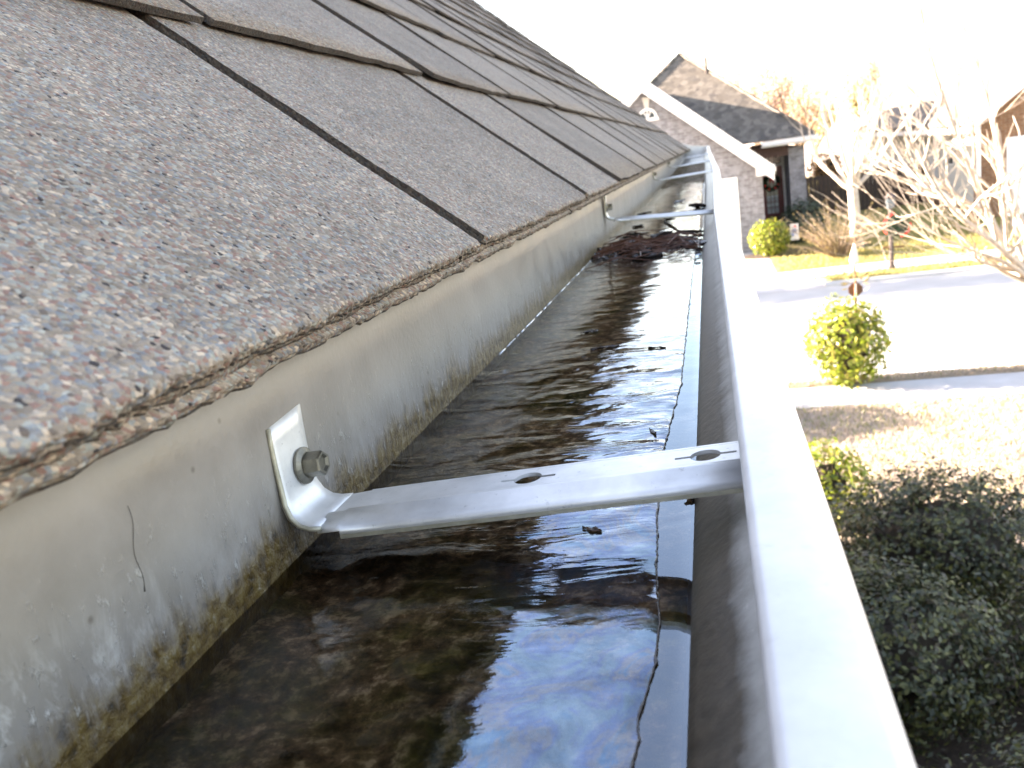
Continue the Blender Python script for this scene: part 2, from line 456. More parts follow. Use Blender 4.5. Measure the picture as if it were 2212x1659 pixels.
def m_brick(name, c1, c2, mortar):
    m, nt, b = mat(name)
    g = N(nt, 'ShaderNodeNewGeometry')
    sp = N(nt, 'ShaderNodeSeparateXYZ'); L(nt, g.outputs['Position'], sp.inputs[0])
    cb = N(nt, 'ShaderNodeCombineXYZ')
    L(nt, mth(nt, 'ADD', sp.outputs[0], sp.outputs[1]), cb.inputs[0]); L(nt, sp.outputs[2], cb.inputs[1])
    t = N(nt, 'ShaderNodeTexBrick'); L(nt, cb.outputs[0], t.inputs['Vector'])
    t.inputs['Scale'].default_value = 1.0; t.inputs['Brick Width'].default_value = .21; t.inputs['Row Height'].default_value = .075
    t.inputs['Mortar Size'].default_value = .009; t.inputs['Mortar Smooth'].default_value = .2
    t.inputs['Color1'].default_value = (*c1, 1); t.inputs['Color2'].default_value = (*c2, 1); t.inputs['Mortar'].default_value = (*mortar, 1)
    t.inputs['Bias'].default_value = -.1
    n = noise_tex(nt, g.outputs['Position'], 7, 5, .7)
    c = mix(nt, 1.0, t.outputs[0], ramp(nt, n.outputs[0], [(.25, .6), (.5, .95), (.75, 1.35)]).outputs[0], 'MULTIPLY')
    L(nt, c, b.inputs['Base Color']); b.inputs['Roughness'].default_value = .9
    bump(nt, mth(nt, 'SUBTRACT', 1.0, t.outputs['Fac']), .5, .008, b)
    return m
M_BRICK1 = m_brick('tumbled_tan_brick', (.19, .178, .183), (.285, .282, .295), (.30, .30, .315))
M_BRICK2 = m_brick('orange_brick', (.20, .09, .045), (.25, .125, .065), (.25, .18, .12))
M_FROOF = m_granules('far_roof_shingles', [(0, (.104, .094, .080)), (.3, (.125, .114, .098)), (.55, (.09, .083, .073)), (.75, (.14, .127, .11)), (.92, (.072, .067, .062))], 5.5)
M_SIDING = simple('beige_vinyl_siding', (.50, .50, .46), .55, 0, .05, 2)
M_DOOR = simple('dark_red_door_paint', (.16, .028, .03), .35, 0, .15, 5)
M_LACE = simple('lightened_door_curtain', (.88, .78, .52), .6, 0, .25, 9)  # cream lightened to carry the sunlit surroundings reflected in the door glass
def m_glass():
    m, nt, b = mat('dim_window_glass')
    b.inputs['Base Color'].default_value = (.05, .07, .08, 1); b.inputs['Roughness'].default_value = .05
    b.inputs['Specular IOR Level'].default_value = .7
    return m
M_GLASS = m_glass()
def m_doorglass():
    m, nt, b = mat('door_glass')
    b.inputs['Base Color'].default_value = (.9, .95, .95, 1); b.inputs['Roughness'].default_value = .04
    b.inputs['Transmission Weight'].default_value = 0.0; b.inputs['Alpha'].default_value = .25
    return m
M_DGLASS = m_doorglass()
M_METALD = simple('dark_post_metal', (.05, .04, .038), .5, .2, .2, 30)
M_BROWN = simple('brown_sign_back', (.14, .062, .03), .55, 0, .2, 20)
M_GREEN = m_leafy('wreath_needles', [(.02, .05, .022), (.03, .07, .03), (.015, .035, .018)], .5, .1)
M_RED = simple('red_ribbon', (.75, .03, .025), .45, 0, .15, 20)
M_FENCE = simple('dark_fence_board', (.07, .05, .04), .85, 0, .25, 5)
M_BLUE = simple('blue_print', (.12, .2, .42), .7, 0, .15, 15)

# ================================================================== GROUND
def sheet(name, x0, y0, x1, y1, z, m, label=None, th=0.0):
    b = MB()
    if th: b.box((x0, y0, z - th), (x1, y1, z))
    else: b.face([(x0, y0, z), (x1, y0, z), (x1, y1, z), (x0, y1, z)])
    return tag(b.build(name, m), label, None, None, 'structure')
sheet('ground', -400, -300, 400, 900, 0.0, M_LAWN, 'pale dormant lawn and open ground around the houses')
sheet('sidewalk', -60, 10.2, 60, 11.05, 0.012, M_CONC, 'sunlit near sidewalk beside the lawn', .05)
sheet('road', -90, 11.45, 90, 18.45, 0.004, M_ROAD, 'pale concrete street in glaring sun')
# raised turf edge between sidewalk and street, and the kerb beside it
b = MB()
nx = 240
for i in range(nx):
    x0 = -14 + 28 * i / nx; x1 = -14 + 28 * (i + 1) / nx
    def prof(x):
        j = noise.noise(Vector((x * 6, 0, 0))) * .03; k = noise.noise(Vector((x * 9, 5, 0))) * .02
        return [(x, 11.06 + j, .012), (x, 11.075 + j, .024 + k), (x, 11.2, .04 + k), (x, 11.27, .045)]
    A, B_ = prof(x0), prof(x1)
    for q in range(3): b.face([A[q], B_[q], B_[q + 1], A[q + 1]])
tag(b.build('verge', M_DIRT), 'thin raised strip of soil and dead turf along the near sidewalk', None, None, 'structure')
b = MB()
b.prism([(11.272, 0.0), (11.45, 0.0), (11.44, .02), (11.4, .045), (11.272, .045)], 'x', -60, 60)
tag(b.build('kerb', M_CONC), 'near concrete kerb of the street', None, None, 'structure')
b = MB(); b.prism([(18.45, 0.0), (18.56, 0), (18.56, .1), (18.5, .1), (18.46, .06)], 'x', 2.2, 60)
tag(b.build('kerb', M_CONC), 'far concrete kerb of the street', None, None, 'structure')
# far verge, sidewalk, driveway, lawn
b = MB()
b.prism([(2.35, 18.562), (50, 18.562), (50, 19.25), (2.1, 19.25)], 'z', 0.0, .11)
tag(b.build('verge', M_LAWN2), 'tan grass verge between far kerb and far sidewalk', None, None, 'structure')
sheet('sidewalk', -60, 19.252, 60, 20.45, 0.1, M_CONC, 'white far sidewalk in front of the brick house', .09)
b = MB(); b.face([(-4.8, 18.45, .008), (2.34, 18.45, .008), (1.98, 19.25, .1), (-4.5, 19.25, .1)])
b.face([(-4.4, 20.45, .1), (1.37, 20.45, .1), (1.37, 24.62, .12), (-4.4, 24.62, .12)])
tag(b.build('driveway', M_CONC), 'concrete driveway in front of the brick garage', None, None, 'structure')
b = MB(); b.prism([(1.38, 20.46), (60, 20.46), (60, 60), (1.38, 60)], 'z', 0.0, .11)
tag(b.build('lawn', M_LAWN2), 'yellow green lawn of the houses across the street', None, None, 'structure')
b = MB()
ring = [(1.45 + 1.0 * math.cos(t) * 1.7 + .9, 23.6 + .75 * math.sin(t)) for t in [i * math.pi / 10 for i in range(20)]]
b.prism(ring, 'z', .1, .135); tag(b.build('mulch_bed', M_MULCH), 'dark mulch bed beneath the shrubs by the red door', None, None, 'structure')
# joints of the far sidewalk and driveway are grooves cut by dark strips
b = MB()
for x in [2.9 + 1.5 * i for i in range(8)]: b.box((x, 19.27, .1005), (x + .015, 20.43, .103))
tag(b.build('sidewalk_joint', M_DIRT), 'dark joints across the far sidewalk', None, None, 'structure')

def blades(name, label, m, x0, x1, y0, y1, n, h, z, keep=None):
    b = MB()
    for _ in range(n):
        x = random.uniform(x0, x1); y = random.uniform(y0, y1)
        if keep and not keep(x, y): continue
        a = random.uniform(0, 6.28); hh = h * random.uniform(.5, 1.2); w = .004 + hh * .09
        dx, dy = math.cos(a) * w, math.sin(a) * w
        lx, ly = random.uniform(-.6, .6) * hh, random.uniform(-.6, .6) * hh
        b.face([(x - dx, y - dy, z), (x + dx, y + dy, z), (x + lx, y + ly, z + hh)])
    return tag(b.build(name, m), label, None, None, 'stuff')
sheet('mulch_bed', .1, .5, 3.0, 6.45, .012, M_MULCH, 'dark mulch bed under the clipped hedge')
blades('grass', 'short dormant tan grass on the near lawn', M_BLADE, .2, 6.2, 6.4, 10.2, 42000, .05, 0.0)
blades('grass', 'sunlit yellow grass on the far lawn', M_BLADE2, 1.4, 9.5, 20.5, 26, 30000, .07, .11)
blades('grass', 'ragged grass along the far verge', M_BLADE2, 2.3, 9, 18.57, 19.25, 6000, .06, .11)
blades('grass', 'dry grass tufts on the near verge', M_BLADE, -1, 6.5, 11.1, 11.3, 2600, .04, .04)

# ================================================================== OUR HOUSE
PT = R(41.5); CP, SP = math.cos(PT), math.sin(PT)
EX, EZ = -.080, H - .0232                   # eave edge
Y0, Y1 = -7.0, 4.62
def roofpt(u, y, n=0.0): return Vector((EX - u * CP + n * SP, y, EZ + u * SP + n * CP))
house = thing('house', 'grey shingled house in the foreground whose eave carries the gutter', 'house')
b = MB()
RU = 6.4                                     # eave to ridge
def quadslab(b, u0, u1, y0, y1, n0, n1, mi=0):
    b.hexa([roofpt(u0, y0, n0), roofpt(u0, y1, n0), roofpt(u1, y1, n0), roofpt(u1, y0, n0),
            roofpt(u0, y0, n1), roofpt(u0, y1, n1), roofpt(u1, y1, n1), roofpt(u1, y0, n1)], mi)
quadslab(b, .012, RU, Y0, Y1 - .012, -.030, -.0105)
roof = b.build('roof', simple('roof_deck_wood', (.2, .15, .1), .9), house)
b = MB()
rp = roofpt(RU, 0)
b.prism([(rp.x, rp.z - .03), (rp.x, rp.z), (rp.x - RU * CP, EZ), (rp.x - RU * CP, EZ - .03)], 'y', Y0, Y1)
b.build('rear_roof_slope', M_SH, house)
b = MB()
xw0, xw1 = rp.x - RU * CP + .4, EX - .42
b.prism([(xw0, 0), (xw1, 0), (xw1, EZ - .1), (xw1 - .01, EZ + .3), (rp.x, rp.z - .1), (xw0, EZ + .3)], 'y', Y0 + .2, Y1 - .25)
b.build('wall', M_BRICK1, house)
b = MB(); b.box((-.142, Y0, H - .20), (-.1155, Y1 - .02, H - .045)); b.build('fascia', M_WHITE, house)
b = MB(); b.box((xw1, Y0, H - .205), (-.1425, Y1 - .02, H - .19)); b.build('soffit', M_WHITE, house)
b = MB(); b.box((-9.2, Y1 - .24, 0), (-1.6, 6.82, 3.0)); b.build('shade_wing_wall', M_BRICK1, house)  # unseen wing, added to keep the hedge shrubs in shade
b = MB(); b.face([(-9.5, Y1, 3.0), (-1.3, Y1, 3.0), (-5.4, Y1, 5.6)]); b.face([(-9.5, 7.05, 3.0), (-5.4, 7.05, 5.6), (-1.3, 7.05, 3.0)]); b.face([(-1.3, Y1, 3.0), (-1.3, 7.05, 3.0), (-5.4, 7.05, 5.6), (-5.4, Y1, 5.6)]); b.face([(-9.5, Y1, 3.0), (-5.4, Y1, 5.6), (-5.4, 7.05, 5.6), (-9.5, 7.05, 3.0)]); b.build('shade_wing_roof', M_SH, house)  # roof of the added wing, out of view, shading the hedge
b = MB()     # rake board on the far gable
b.hexa([roofpt(0.02, Y1 - .011, -.14), roofpt(.02, Y1 + .004, -.14), roofpt(RU, Y1 + .004, -.14), roofpt(RU, Y1 - .011, -.14),
        roofpt(0.02, Y1 - .011, -.016), roofpt(.02, Y1 + .004, -.016), roofpt(RU, Y1 + .004, -.016), roofpt(RU, Y1 - .011, -.016)])
b.build('rake_board', M_WHITE, house)

# ---- shingle tabs, each a piece of its own
EXPO, TABW, GAP, TH = .148, .277, .0082, .0031
NC = 11
def tab_mesh(name, w, seed, nu=5, nv=14, amp=.0006, lift=None, grain=0.0, curl=.0014, rows=1):
    """local x: along the eave, y: upslope, z: normal.  Butt at y=0, top surface at z=0 there."""
    rnd = random.Random(seed)
    Ltot = EXPO + .05
    slope = -(TH + .0009) / EXPO
    lf = [rnd.uniform(0, .0030) if lift is None else lift[i] for i in range(3)]
    def lifth(s):                 # lift of the free edge along the tab
        return lf[0] * (1 - s) ** 2 + lf[1] * 2 * s * (1 - s) + lf[2] * s * s
    def top(s, t):
        x = s * w; y = t * Ltot
        jag = noise.noise(Vector((x * 55, seed * 3.1, 0))) * .0012 + noise.noise(Vector((x * 400, seed * 3.1, 4))) * .0006
        jx0 = noise.noise(Vector((y * 50, seed * 1.7, 9))) * .0009
        if t == 0: y += jag
        if s == 0: x += jx0
        if s == 1: x += noise.noise(Vector((y * 50, seed * 2.7, 3))) * .0009
        z = slope * max(y, 0) + lifth(s) * max(0, 1 - t * 1.35) ** 2
        z += noise.noise(Vector((x * 30, y * 30, seed))) * amp
        z += curl * (1 - s) ** 3 + curl * .25 * s ** 4          # the cut edge beside the slot curls up
        if grain:
            z += (noise.noise(Vector((x * 950, y * 950, seed))) + .6 * noise.noise(Vector((x * 1900, y * 1900, seed)))) * grain
            if t == 0: y += noise.noise(Vector((x * 900, 7, seed))) * grain * 1.6
        # rounded lower corner
        cr = .008
        if y < cr and x < cr: x += (cr - y) * .35 * (1 - x / cr) if t == 0 else 0
        if t == 0: z -= .0007
        return (x, y, z)
    b = MB()
    b.grid(top, nv, nu)
    # skirts
    idx = lambda i, j: i * (nu + 1) + j
    edge = [idx(i, 0) for i in range(nv + 1)] + [idx(nv, j) for j in range(1, nu + 1)] + [idx(i, nu) for i in range(nv - 1, -1, -1)] + [idx(0, j) for j in range(nu - 1, 0, -1)]
    m = len(edge); prevring = edge
    for r_ in range(1, rows + 1):
        n0 = len(b.v)
        for k in edge:
            x, y, z = b.v[k]
            f = r_ / rows
            dz = TH * f * (1 + .2 * noise.noise(Vector((x * 300, y * 300, seed + 8))))
            dj = noise.noise(Vector((x * 500, y * 500, seed + 2))) * .0005
            if rows > 1: dj += (noise.noise(Vector((x * 850, y * 850, f * 4 + seed))) + .3) * .0006
            b.v.append((x + dj * .6, y - dj + (.0004 * f if y < .002 else 0), z - dz))
        ring = list(range(n0, n0 + m))
        for i in range(m):
            j = (i + 1) % m
            fy = (b.v[edge[i]][1] + b.v[edge[j]][1]) * .5
            b.f.append((prevring[i], ring[i], ring[j], prevring[j])); b.m.append(0 if rows > 1 and fy < .0025 and r_ <= rows - 1 else 1)
        prevring = ring
    b.f.append(tuple(prevring)); b.m.append(1)
    me = b.mesh(name, [M_SH, M_SHE])
    me.polygons.foreach_set('use_smooth', [i < nu * nv for i in range(len(b.f))])
    return me
variants = [tab_mesh('shingle', TABW - GAP, s, 5, 16) for s in range(9)]
slopeM = Matrix(((0, -CP, SP), (1, 0, 0), (0, SP, CP)))      # columns: eave direction, upslope, normal
def put_tab(me, u, y, n=0.0, parent=None, name='shingle', twist=0.0):
    o = link(name, me, parent)
    p = roofpt(u, y, n)
    M3 = slopeM @ Matrix.Rotation(twist, 3, 'Z')
    o.matrix_world = Matrix.Translation(p) @ M3.to_4x4()
    return o
cuts0 = [y * .825 for y in (-.65, -.316, .018, .352, .686, .945, 1.32, 1.68, 2.02, 2.36, 2.69, 3.03, 3.36, 3.70, 4.03, 4.37, 4.70, 5.04, 5.37, 5.7)]
rn = random.Random(4)
for k in range(NC):
    if k == 0: cuts = cuts0
    else:
        s = (.145 if k % 2 else 0) + rn.uniform(-.035, .035)
        cuts = [-.65 + s + TABW * i for i in range(21)]
        if k == 1: cuts = [-.51, -.24, .052, .327, .61, .866, 1.155] + [1.155 + TABW * i for i in range(1, 15)]
    first = True
    for i in range(len(cuts) - 1):
        ya, yb = cuts[i], cuts[i + 1]
        if ya >= Y1 - .04: break
        yb = min(yb, Y1 + .012)
        w = yb - ya - GAP
        near = k == 0 and ya < .6 and yb > -.05
        if near:
            me = tab_mesh('shingle', w, 40 + i, 110, 230, .0004, (.0004, .0006, .0003), .00022, .0012, 4)
        elif abs(w - (TABW - GAP)) < .004:
            me = variants[rn.randrange(9)]
        elif k == 1 and ya < 1.5:
            me = tab_mesh('shingle', w, 60 + i, 8, 40, .0006, (.0008, .0034, .0012) if i % 2 else (.0028, .001, .002))
        else:
            me = tab_mesh('shingle', w, 100 + k * 30 + i, 5, 14)
        put_tab(me, k * EXPO + (rn.uniform(-.003, .003) if k else 0), ya + GAP / 2, rn.uniform(0, .0012) if k else 0, roof, 'shingle', rn.uniform(-.004, .004) if k else 0)
# starter course under the first row: two more layers show at the eave
for q, (du, dn) in enumerate(((.0012, -.0033), (-.0006, -.0063))):
    ys = [-.65 + q * .1, .27 + q * .25, 1.2 + q * .3, 2.15 + q * .3, 3.1 + q * .3, Y1 + .005]
    for i in range(len(ys) - 1):
        w = ys[i + 1] - ys[i] - .002
        me = tab_mesh('starter_shingle', w, 300 + q * 10 + i, 3, 60 if i > 1 else 420, .0004, (.0002, .0004, .0001), .0003, 0.0, 4 if i < 2 else 1)
        put_tab(me, du, ys[i], dn, roof, 'starter_shingle')
b = MB(); quadslab(b, NC * EXPO + .0, RU + .03, Y0, Y1 + .01, -.016, -.003)
quadslab(b, 0.0, NC * EXPO - .002, Y0, -.66, -.013, -.001)
tag(b.build('upper_shingles', M_SH, roof), None, None, None, 'stuff')

# ================================================================== GUTTER
gut = thing('gutter', 'white painted metal eaves gutter with standing water along the shingle edge', 'gutter')
def rise(y): return max(0.0, y - 1.6) * .0129
def bulge(y):
    if y < .8 or y > 3.6: return 0.0
    return .0075 * (1 - abs(y - 1.85) / (1.05 if y < 1.85 else 1.75)) if (1 - abs(y - 1.85) / (1.05 if y < 1.85 else 1.75)) > 0 else 0
ST = [-.6, -.3, -.1, 0, .05, .1, .15, .2, .25, .3, .4, .5, .6, .7, .8, .9, 1.0, 1.2, 1.4, 1.6, 1.85, 2.1, 2.5, 3, 3.6, 4.2, 4.62]
def loft(b, prof, stations=ST, fx=None, mi=0):
    n0 = len(b.v); k = len(prof)
    for y in stations:
        for i, (x, z) in enumerate(prof):
            s = fx(i) if fx else 0
            b.v.append((x + bulge(y) * s, y, H + z + rise(y)))
    for a in range(len(stations) - 1):
        for i in range(k - 1):
            q = n0 + a * k + i
            b.f.append((q, q + 1, q + k + 1, q + k)); b.m.append(mi)
def solid(o, t, offset=-1):
    md = o.modifiers.new('sheet', 'SOLIDIFY'); md.thickness = t; md.offset = offset
    return o
fine = [-.6 + .02 * i for i in range(50)] + [.4 + .05 * i for i in range(98)] + [4.62]
fine = sorted(set(round(y, 4) for y in fine if y <= 4.62))
b = MB()
prof = [(-.1135, -.028), (-.1128, -.05), (-.1126, -.08), (-.1124, -.098), (-.1112, -.1015), (-.108, -.1025), (-.06, -.103), (-.016, -.103), (-.0135, -.102), (-.0122, -.099)]
loft(b, prof, fine)
solid(b.build('trough', M_WALL, gut, True), .0009, 1)
b = MB()
# sloping front panel with its ogee, up to the hem of the lip
loft(b, [(-.0122, -.0989), (-.0118, -.0945), (-.0112, -.0905), (-.0085, -.0875), (-.003, -.0835), (.003, -.079), (.007, -.074), (.0095, -.0685), (.0112, -.0645), (.0122, -.0622)], fine, lambda i: min(1, i / 5))
solid(b.build('front_panel', M_FRONT, gut, True), .0009, -1)
b = MB()
loft(b, [(.0034, -.0650), (.0026, -.0643), (.00225, -.0630), (.00225, -.0612), (.0026, -.0603), (.0036, -.0600), (.0080, -.0598), (.0124, -.0600), (.0137, -.0604), (.0142, -.0613), (.0142, -.0660), (.0138, -.0740), (.0110, -.0820), (.0070, -.0870), (.0030, -.0920), (0.0010, -.1000), (-.003, -.108), (-.012, -.110), (-.05, -.110)], fine, lambda i: 1 if i < 12 else .5)
solid(b.build('front_lip', M_LIP, gut, True), .0007, 1)
b = MB()
ye = 4.62
ec = [(-.1128, -.03), (-.1124, -.103), (-.014, -.103), (-.0115, -.0945), (-.0058, -.0795), (.002, -.0692), (.0118, -.0625), (.0142, -.058), (.0, -.056), (-.06, -.046)]
b.prism([(x, H + z + rise(ye)) for x, z in ec], 'y', ye + .001, ye + .004)
b.build('end_cap', M_LIP, gut)

# ---- sediment, water and scum inside the trough
WZ = H - .09
b = MB()
def sed(s, t):
    x = -.1120 + s * .1005; y = -.3 + t * 3.9
    h = noise.noise(Vector((x * 55, y * 45, 2))) * .0022 + noise.noise(Vector((x * 160, y * 150, 7))) * .0011
    e = min(1, (x + .112) / .02); h += (1 - e) * .0012
    return (x, y, WZ - .0048 + h + rise(y) * .8)
b.grid(sed, 70, 900)
tag(b.build('sediment', M_SED, None, True), 'dark brown and green silt lying under the water in the gutter', 'sediment', None, 'stuff')
def film_edge(y):
    pts = [(-.4, -.0185), (.118, -.0185), (.134, -.0165), (.15, -.0168), (.167, -.0182), (.202, -.020), (.247, -.0205), (.28, -.0190), (.321, -.0172), (.42, -.0172), (.595, -.0172), (.75, -.0165), (.8, -.015), (3.0, -.016)]
    for i in range(len(pts) - 1):
        if pts[i][0] <= y <= pts[i + 1][0]:
            t = (y - pts[i][0]) / (pts[i + 1][0] - pts[i][0]); x = pts[i][1] * (1 - t) + pts[i + 1][1] * t
            return x + noise.noise(Vector((y * 120, 3, 3))) * .0007 + noise.noise(Vector((y * 520, 3, 9))) * .0004
    return -.0165
b = MB(); ny = 900
ysW = [-.25 + 3.45 * (i / ny) ** 1.35 for i in range(ny + 1)]
def filmz(x, y):
    e = film_edge(y) - x
    z = .00055 * min(1, e / .002)
    z += noise.noise(Vector((x * 42, y * 42, 1))) * .00022 + noise.noise(Vector((x * 26, y * 120, 5))) * .00012
    w = (x + .1123)
    z += .0009 * math.exp(-w / .0022)            # meniscus climbing the back wall
    return WZ + z
n0 = 0
nxw = 46
for y in ysW:
    xe = film_edge(y)
    for j in range(nxw + 1):
        s = (j / nxw); s = s * s * (3 - 2 * s) * .35 + s * .65
        x = -.1123 + (xe + .1123) * s
        b.v.append((x, y, filmz(x, y)))
for i in range(ny):
    for j in range(nxw):
        q = i * (nxw + 1) + j
        b.f.append((q, q + 1, q + nxw + 2, q + nxw + 1)); b.m.append(0)
tag(b.build('oily_film', M_FILM, None, True), 'wrinkled oily film covering most of the gutter water', 'film', None, 'stuff')
b = MB()
for y in ysW:
    xe = film_edge(y)
    for j in range(5):
        x = xe + (-.0100 - xe) * j / 4
        b.v.append((x, y, WZ + (.0005 * (j / 4) ** 6)))
for i in range(ny):
    for j in range(4):
        q = i * 5 + j
        b.f.append((q, q + 1, q + 6, q + 5)); b.m.append(0)
tag(b.build('water', M_WATER, None, True), 'clear strip of standing water beside the front panel of the gutter', None, None, 'structure')
# dark rim where the film ends
b = MB()
pts = []; rr = []
y = -.1
while y < .80:
    pts.append((film_edge(y) + .0001, y, WZ + .0003)); rr.append(.00016 + .00018 * abs(noise.noise(Vector((y * 700, 1, 1)))) * 2)
    y += .0016
b.tube(pts, rr, 5)
M_WETD = simple('wet_black_leaf', (.030, .017, .010), .22, 0, .5, 160, .6, .0006)
M_WETR = simple('wet_rust_leaf', (.13, .045, .018), .3, 0, .5, 160, .6, .0006)
M_WETT = simple('wet_tan_leaf', (.17, .10, .06), .35, 0, .4, 160, .6, .0006)
tag(b.build('film_rim', M_WETD), 'dark jagged rim along the right edge of the oily film', 'film', None, 'stuff')
# bead of trapped water along the back wall
b = MB(); y = .40
rb = random.Random(8)
while y < .80:
    ln = rb.uniform(.010, .034); r_ = rb.uniform(.0006, .0009)
    ps = [(-.1113 + .0003 * rb.random(), y + ln * t, WZ + .0006) for t in (0, .12, .5, .88, 1)]
    b.tube(ps, [r_ * .25, r_ * .9, r_, r_ * .9, r_ * .25], 8)
    y += ln + rb.uniform(.0003, .001)
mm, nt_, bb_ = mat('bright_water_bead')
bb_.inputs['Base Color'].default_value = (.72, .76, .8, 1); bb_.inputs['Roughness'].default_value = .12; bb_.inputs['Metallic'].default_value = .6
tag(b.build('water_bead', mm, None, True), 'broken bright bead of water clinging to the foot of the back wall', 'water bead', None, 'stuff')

# ---- brackets
def curve_plate(name, outer, holes, t, m):
    cu = bpy.data.curves.new(name, 'CURVE'); cu.dimensions = '2D'; cu.fill_mode = 'BOTH'; cu.extrude = t / 2
    for poly in [outer] + holes:
        sp = cu.splines.new('POLY'); sp.points.add(len(poly) - 1); sp.use_cyclic_u = True
        for i, p in enumerate(poly): sp.points[i].co = (p[0], p[1], 0, 1)
    o = bpy.data.objects.new(name, cu); C.objects.link(o)
    dg = bpy.context.evaluated_depsgraph_get()
    me = bpy.data.meshes.new_from_object(o.evaluated_get(dg))
    bpy.data.objects.remove(o); bpy.data.curves.remove(cu)
    me.materials.clear(); me.materials.append(m)
    return me
def keyhole(cx, cy, r=.0036, sl=.0072, hw=.0006):
    pts = []
    a0 = math.asin(hw / r)
    for k in range(13):
        a = a0 + (math.pi - 2 * a0) * k / 12; pts.append((cx + r * math.cos(a), cy + r * math.sin(a)))
    pts += [(cx - sl, cy + hw), (cx - sl, cy - hw)]
    for k in range(13):
        a = math.pi + a0 + (math.pi - 2 * a0) * k / 12; pts.append((cx + r * math.cos(a), cy + r * math.sin(a)))
    pts += [(cx + sl, cy - hw), (cx + sl, cy + hw)]
    return pts
def make_bracket():
    t = thing('gutter_bracket', 'x', 'bracket')
    # arm: flat strip with two keyhole openings, a stepped rib and a turned-down near edge
    pl = curve_plate('arm', [(.0102, -.0022), (.016, -.0030), (.1195, -.0030), (.1195, .0102), (.016, .0102), (.0102, .0094)],
                     [keyhole(.0625, .0040), keyhole(.1065, .0040)], .0009, M_BR)
    link('arm', pl, t)
    b = MB()
    xs = [.0102, .016, .0162, .03, .06, .09, .1195]
    sec = [(-.0030, .00045), (-.0042, .0012), (-.0054, .0012), (-.0074, -.0004), (-.0102, -.0009), (-.0112, -.0010), (-.0115, -.0024)]
    for x in xs:
        k = 0 if x < .0161 else 1
        for (yy, zz) in sec:
            b.v.append((x, yy, zz * (.55 if k == 0 else 1)))
    ns = len(sec)
    for i in range(len(xs) - 1):
        for j in range(ns - 1):
            q = i * ns + j; b.f.append((q, q + ns, q + ns + 1, q + 1)); b.m.append(0)
    solid(b.build('rib', M_BR, t, True), .0009, 0)
    b = MB(); b.box((.0162, -.0121, -.0032), (.1195, -.0109, -.0022)); b.build('turned_edge', M_BRE, t)
    b = MB(); b.box((.0162, .0098, -.0015), (.1195, .0108, .0005)); b.build('turned_edge', M_BR, t)
    # flange on the back wall, curved into the arm
    b = MB()
    prof = [(.0022, .0268), (.0018, .022), (.0016, .017), (.0016, .0110), (.0018, .0066), (.0028, .0034), (.0048, .0012), (.0074, .0002), (.0106, .0)]
    wid = [(-.0082, .0094), (-.0086, .0090), (-.0090, .0082), (-.0095, .0074), (-.0102, .0078), (-.0108, .0084), (-.0112, .0090), (-.0114, .0096), (-.0114, .0098)]
    nw = 6
    for (x, z), (a, c) in zip(prof, wid):
        for j in range(nw + 1):
            s = j / nw
            b.v.append((x, a + (c - a) * s, z + (.0012 * s if z > .02 else 0)))
    for i in range(len(prof) - 1):
        for j in range(nw):
            q = i * (nw + 1) + j; b.f.append((q, q + nw + 1, q + nw + 2, q + 1)); b.m.append(0)
    solid(b.build('flange', M_BR, t, True), .0012, 0)
    b = MB()
    ed = [(x + .0008, a - .0004, z) for (x, z), (a, c) in zip(prof, wid)]
    b.tube(ed, [.0007] * len(ed), 6); b.build('flange_edge', M_BRE, t, True)
    # hex washer head screw
    b = MB(); sx, sy, sz = .0030, .0030, .0125
    def disc(b, x0, x1, r0, r1, k, cy=sy, cz=sz):
        n = len(b.v)
        for x, r in ((x0, r0), (x1, r1)):
            for j in range(k):
                a = 2 * math.pi * j / k + .2; b.v.append((x, cy + r * math.cos(a), cz + r * math.sin(a)))
        for j in range(k):
            q = n + j; q2 = n + (j + 1) % k; b.f.append((q, q2, q2 + k, q + k)); b.m.append(0)
        b.f.append(tuple(range(n + k - 1, n - 1, -1))); b.m.append(0); b.f.append(tuple(range(n + k, n + 2 * k))); b.m.append(0)
    disc(b, sx - .0004, sx + .0002, .0050, .0050, 24); disc(b, sx + .0002, sx + .0010, .0049, .0036, 24)
    scr = b.build('screw', M_SCREW, t)
    b = MB(); k = 6
    rings = [(sx + .0009, .0034), (sx + .0052, .0034), (sx + .0058, .0031), (sx + .0058, .0025), (sx + .0050, .0020)]
    for x, r in rings:
        for j in range(k):
            a = 2 * math.pi * j / k + .35; b.v.append((x, sy + r * math.cos(a), sz + r * math.sin(a)))
    for i in range(len(rings) - 1):
        for j in range(k):
            q = i * k + j; q2 = i * k + (j + 1) % k; b.f.append((q, q2, q2 + k, q + k)); b.m.append(0)
    b.f.append(tuple(range((len(rings) - 1) * k, len(rings) * k))); b.m.append(0)
    b.build('screw_head', M_SCREW, scr)
    return t
def copy_tree(o, parent=None):
    c = o.copy(); C.objects.link(c)
    if parent is not None: c.parent = parent
    for ch in list(o.children): copy_tree(ch, c)
    return c
br0 = make_bracket()
spots = [(.1862, -.0800, .0094, 'nearest aluminium gutter bracket with hex screw and two keyhole slots'),
         (.908, -.0640, -.005, 'second gutter bracket from the camera, behind the leaf clump'),
         (1.79, -.0600, .004, 'third gutter bracket from the camera, seen edge on'),
         (2.50, -.0540, .004, 'fourth gutter bracket from the camera, near the far end'),
         (3.35, -.0460, .004, 'fifth gutter bracket from the camera, faint near the end cap')]
for i, (y, z, dz, lab) in enumerate(spots):
    o = br0 if i == 0 else copy_tree(br0)
    o.location = (-.1122, y, H + z); o.rotation_euler = (0, -math.atan2(dz, .112), R(-1.0) if i == 0 else 0)
    tag(o, lab, 'bracket', 'gutter brackets across the trough')

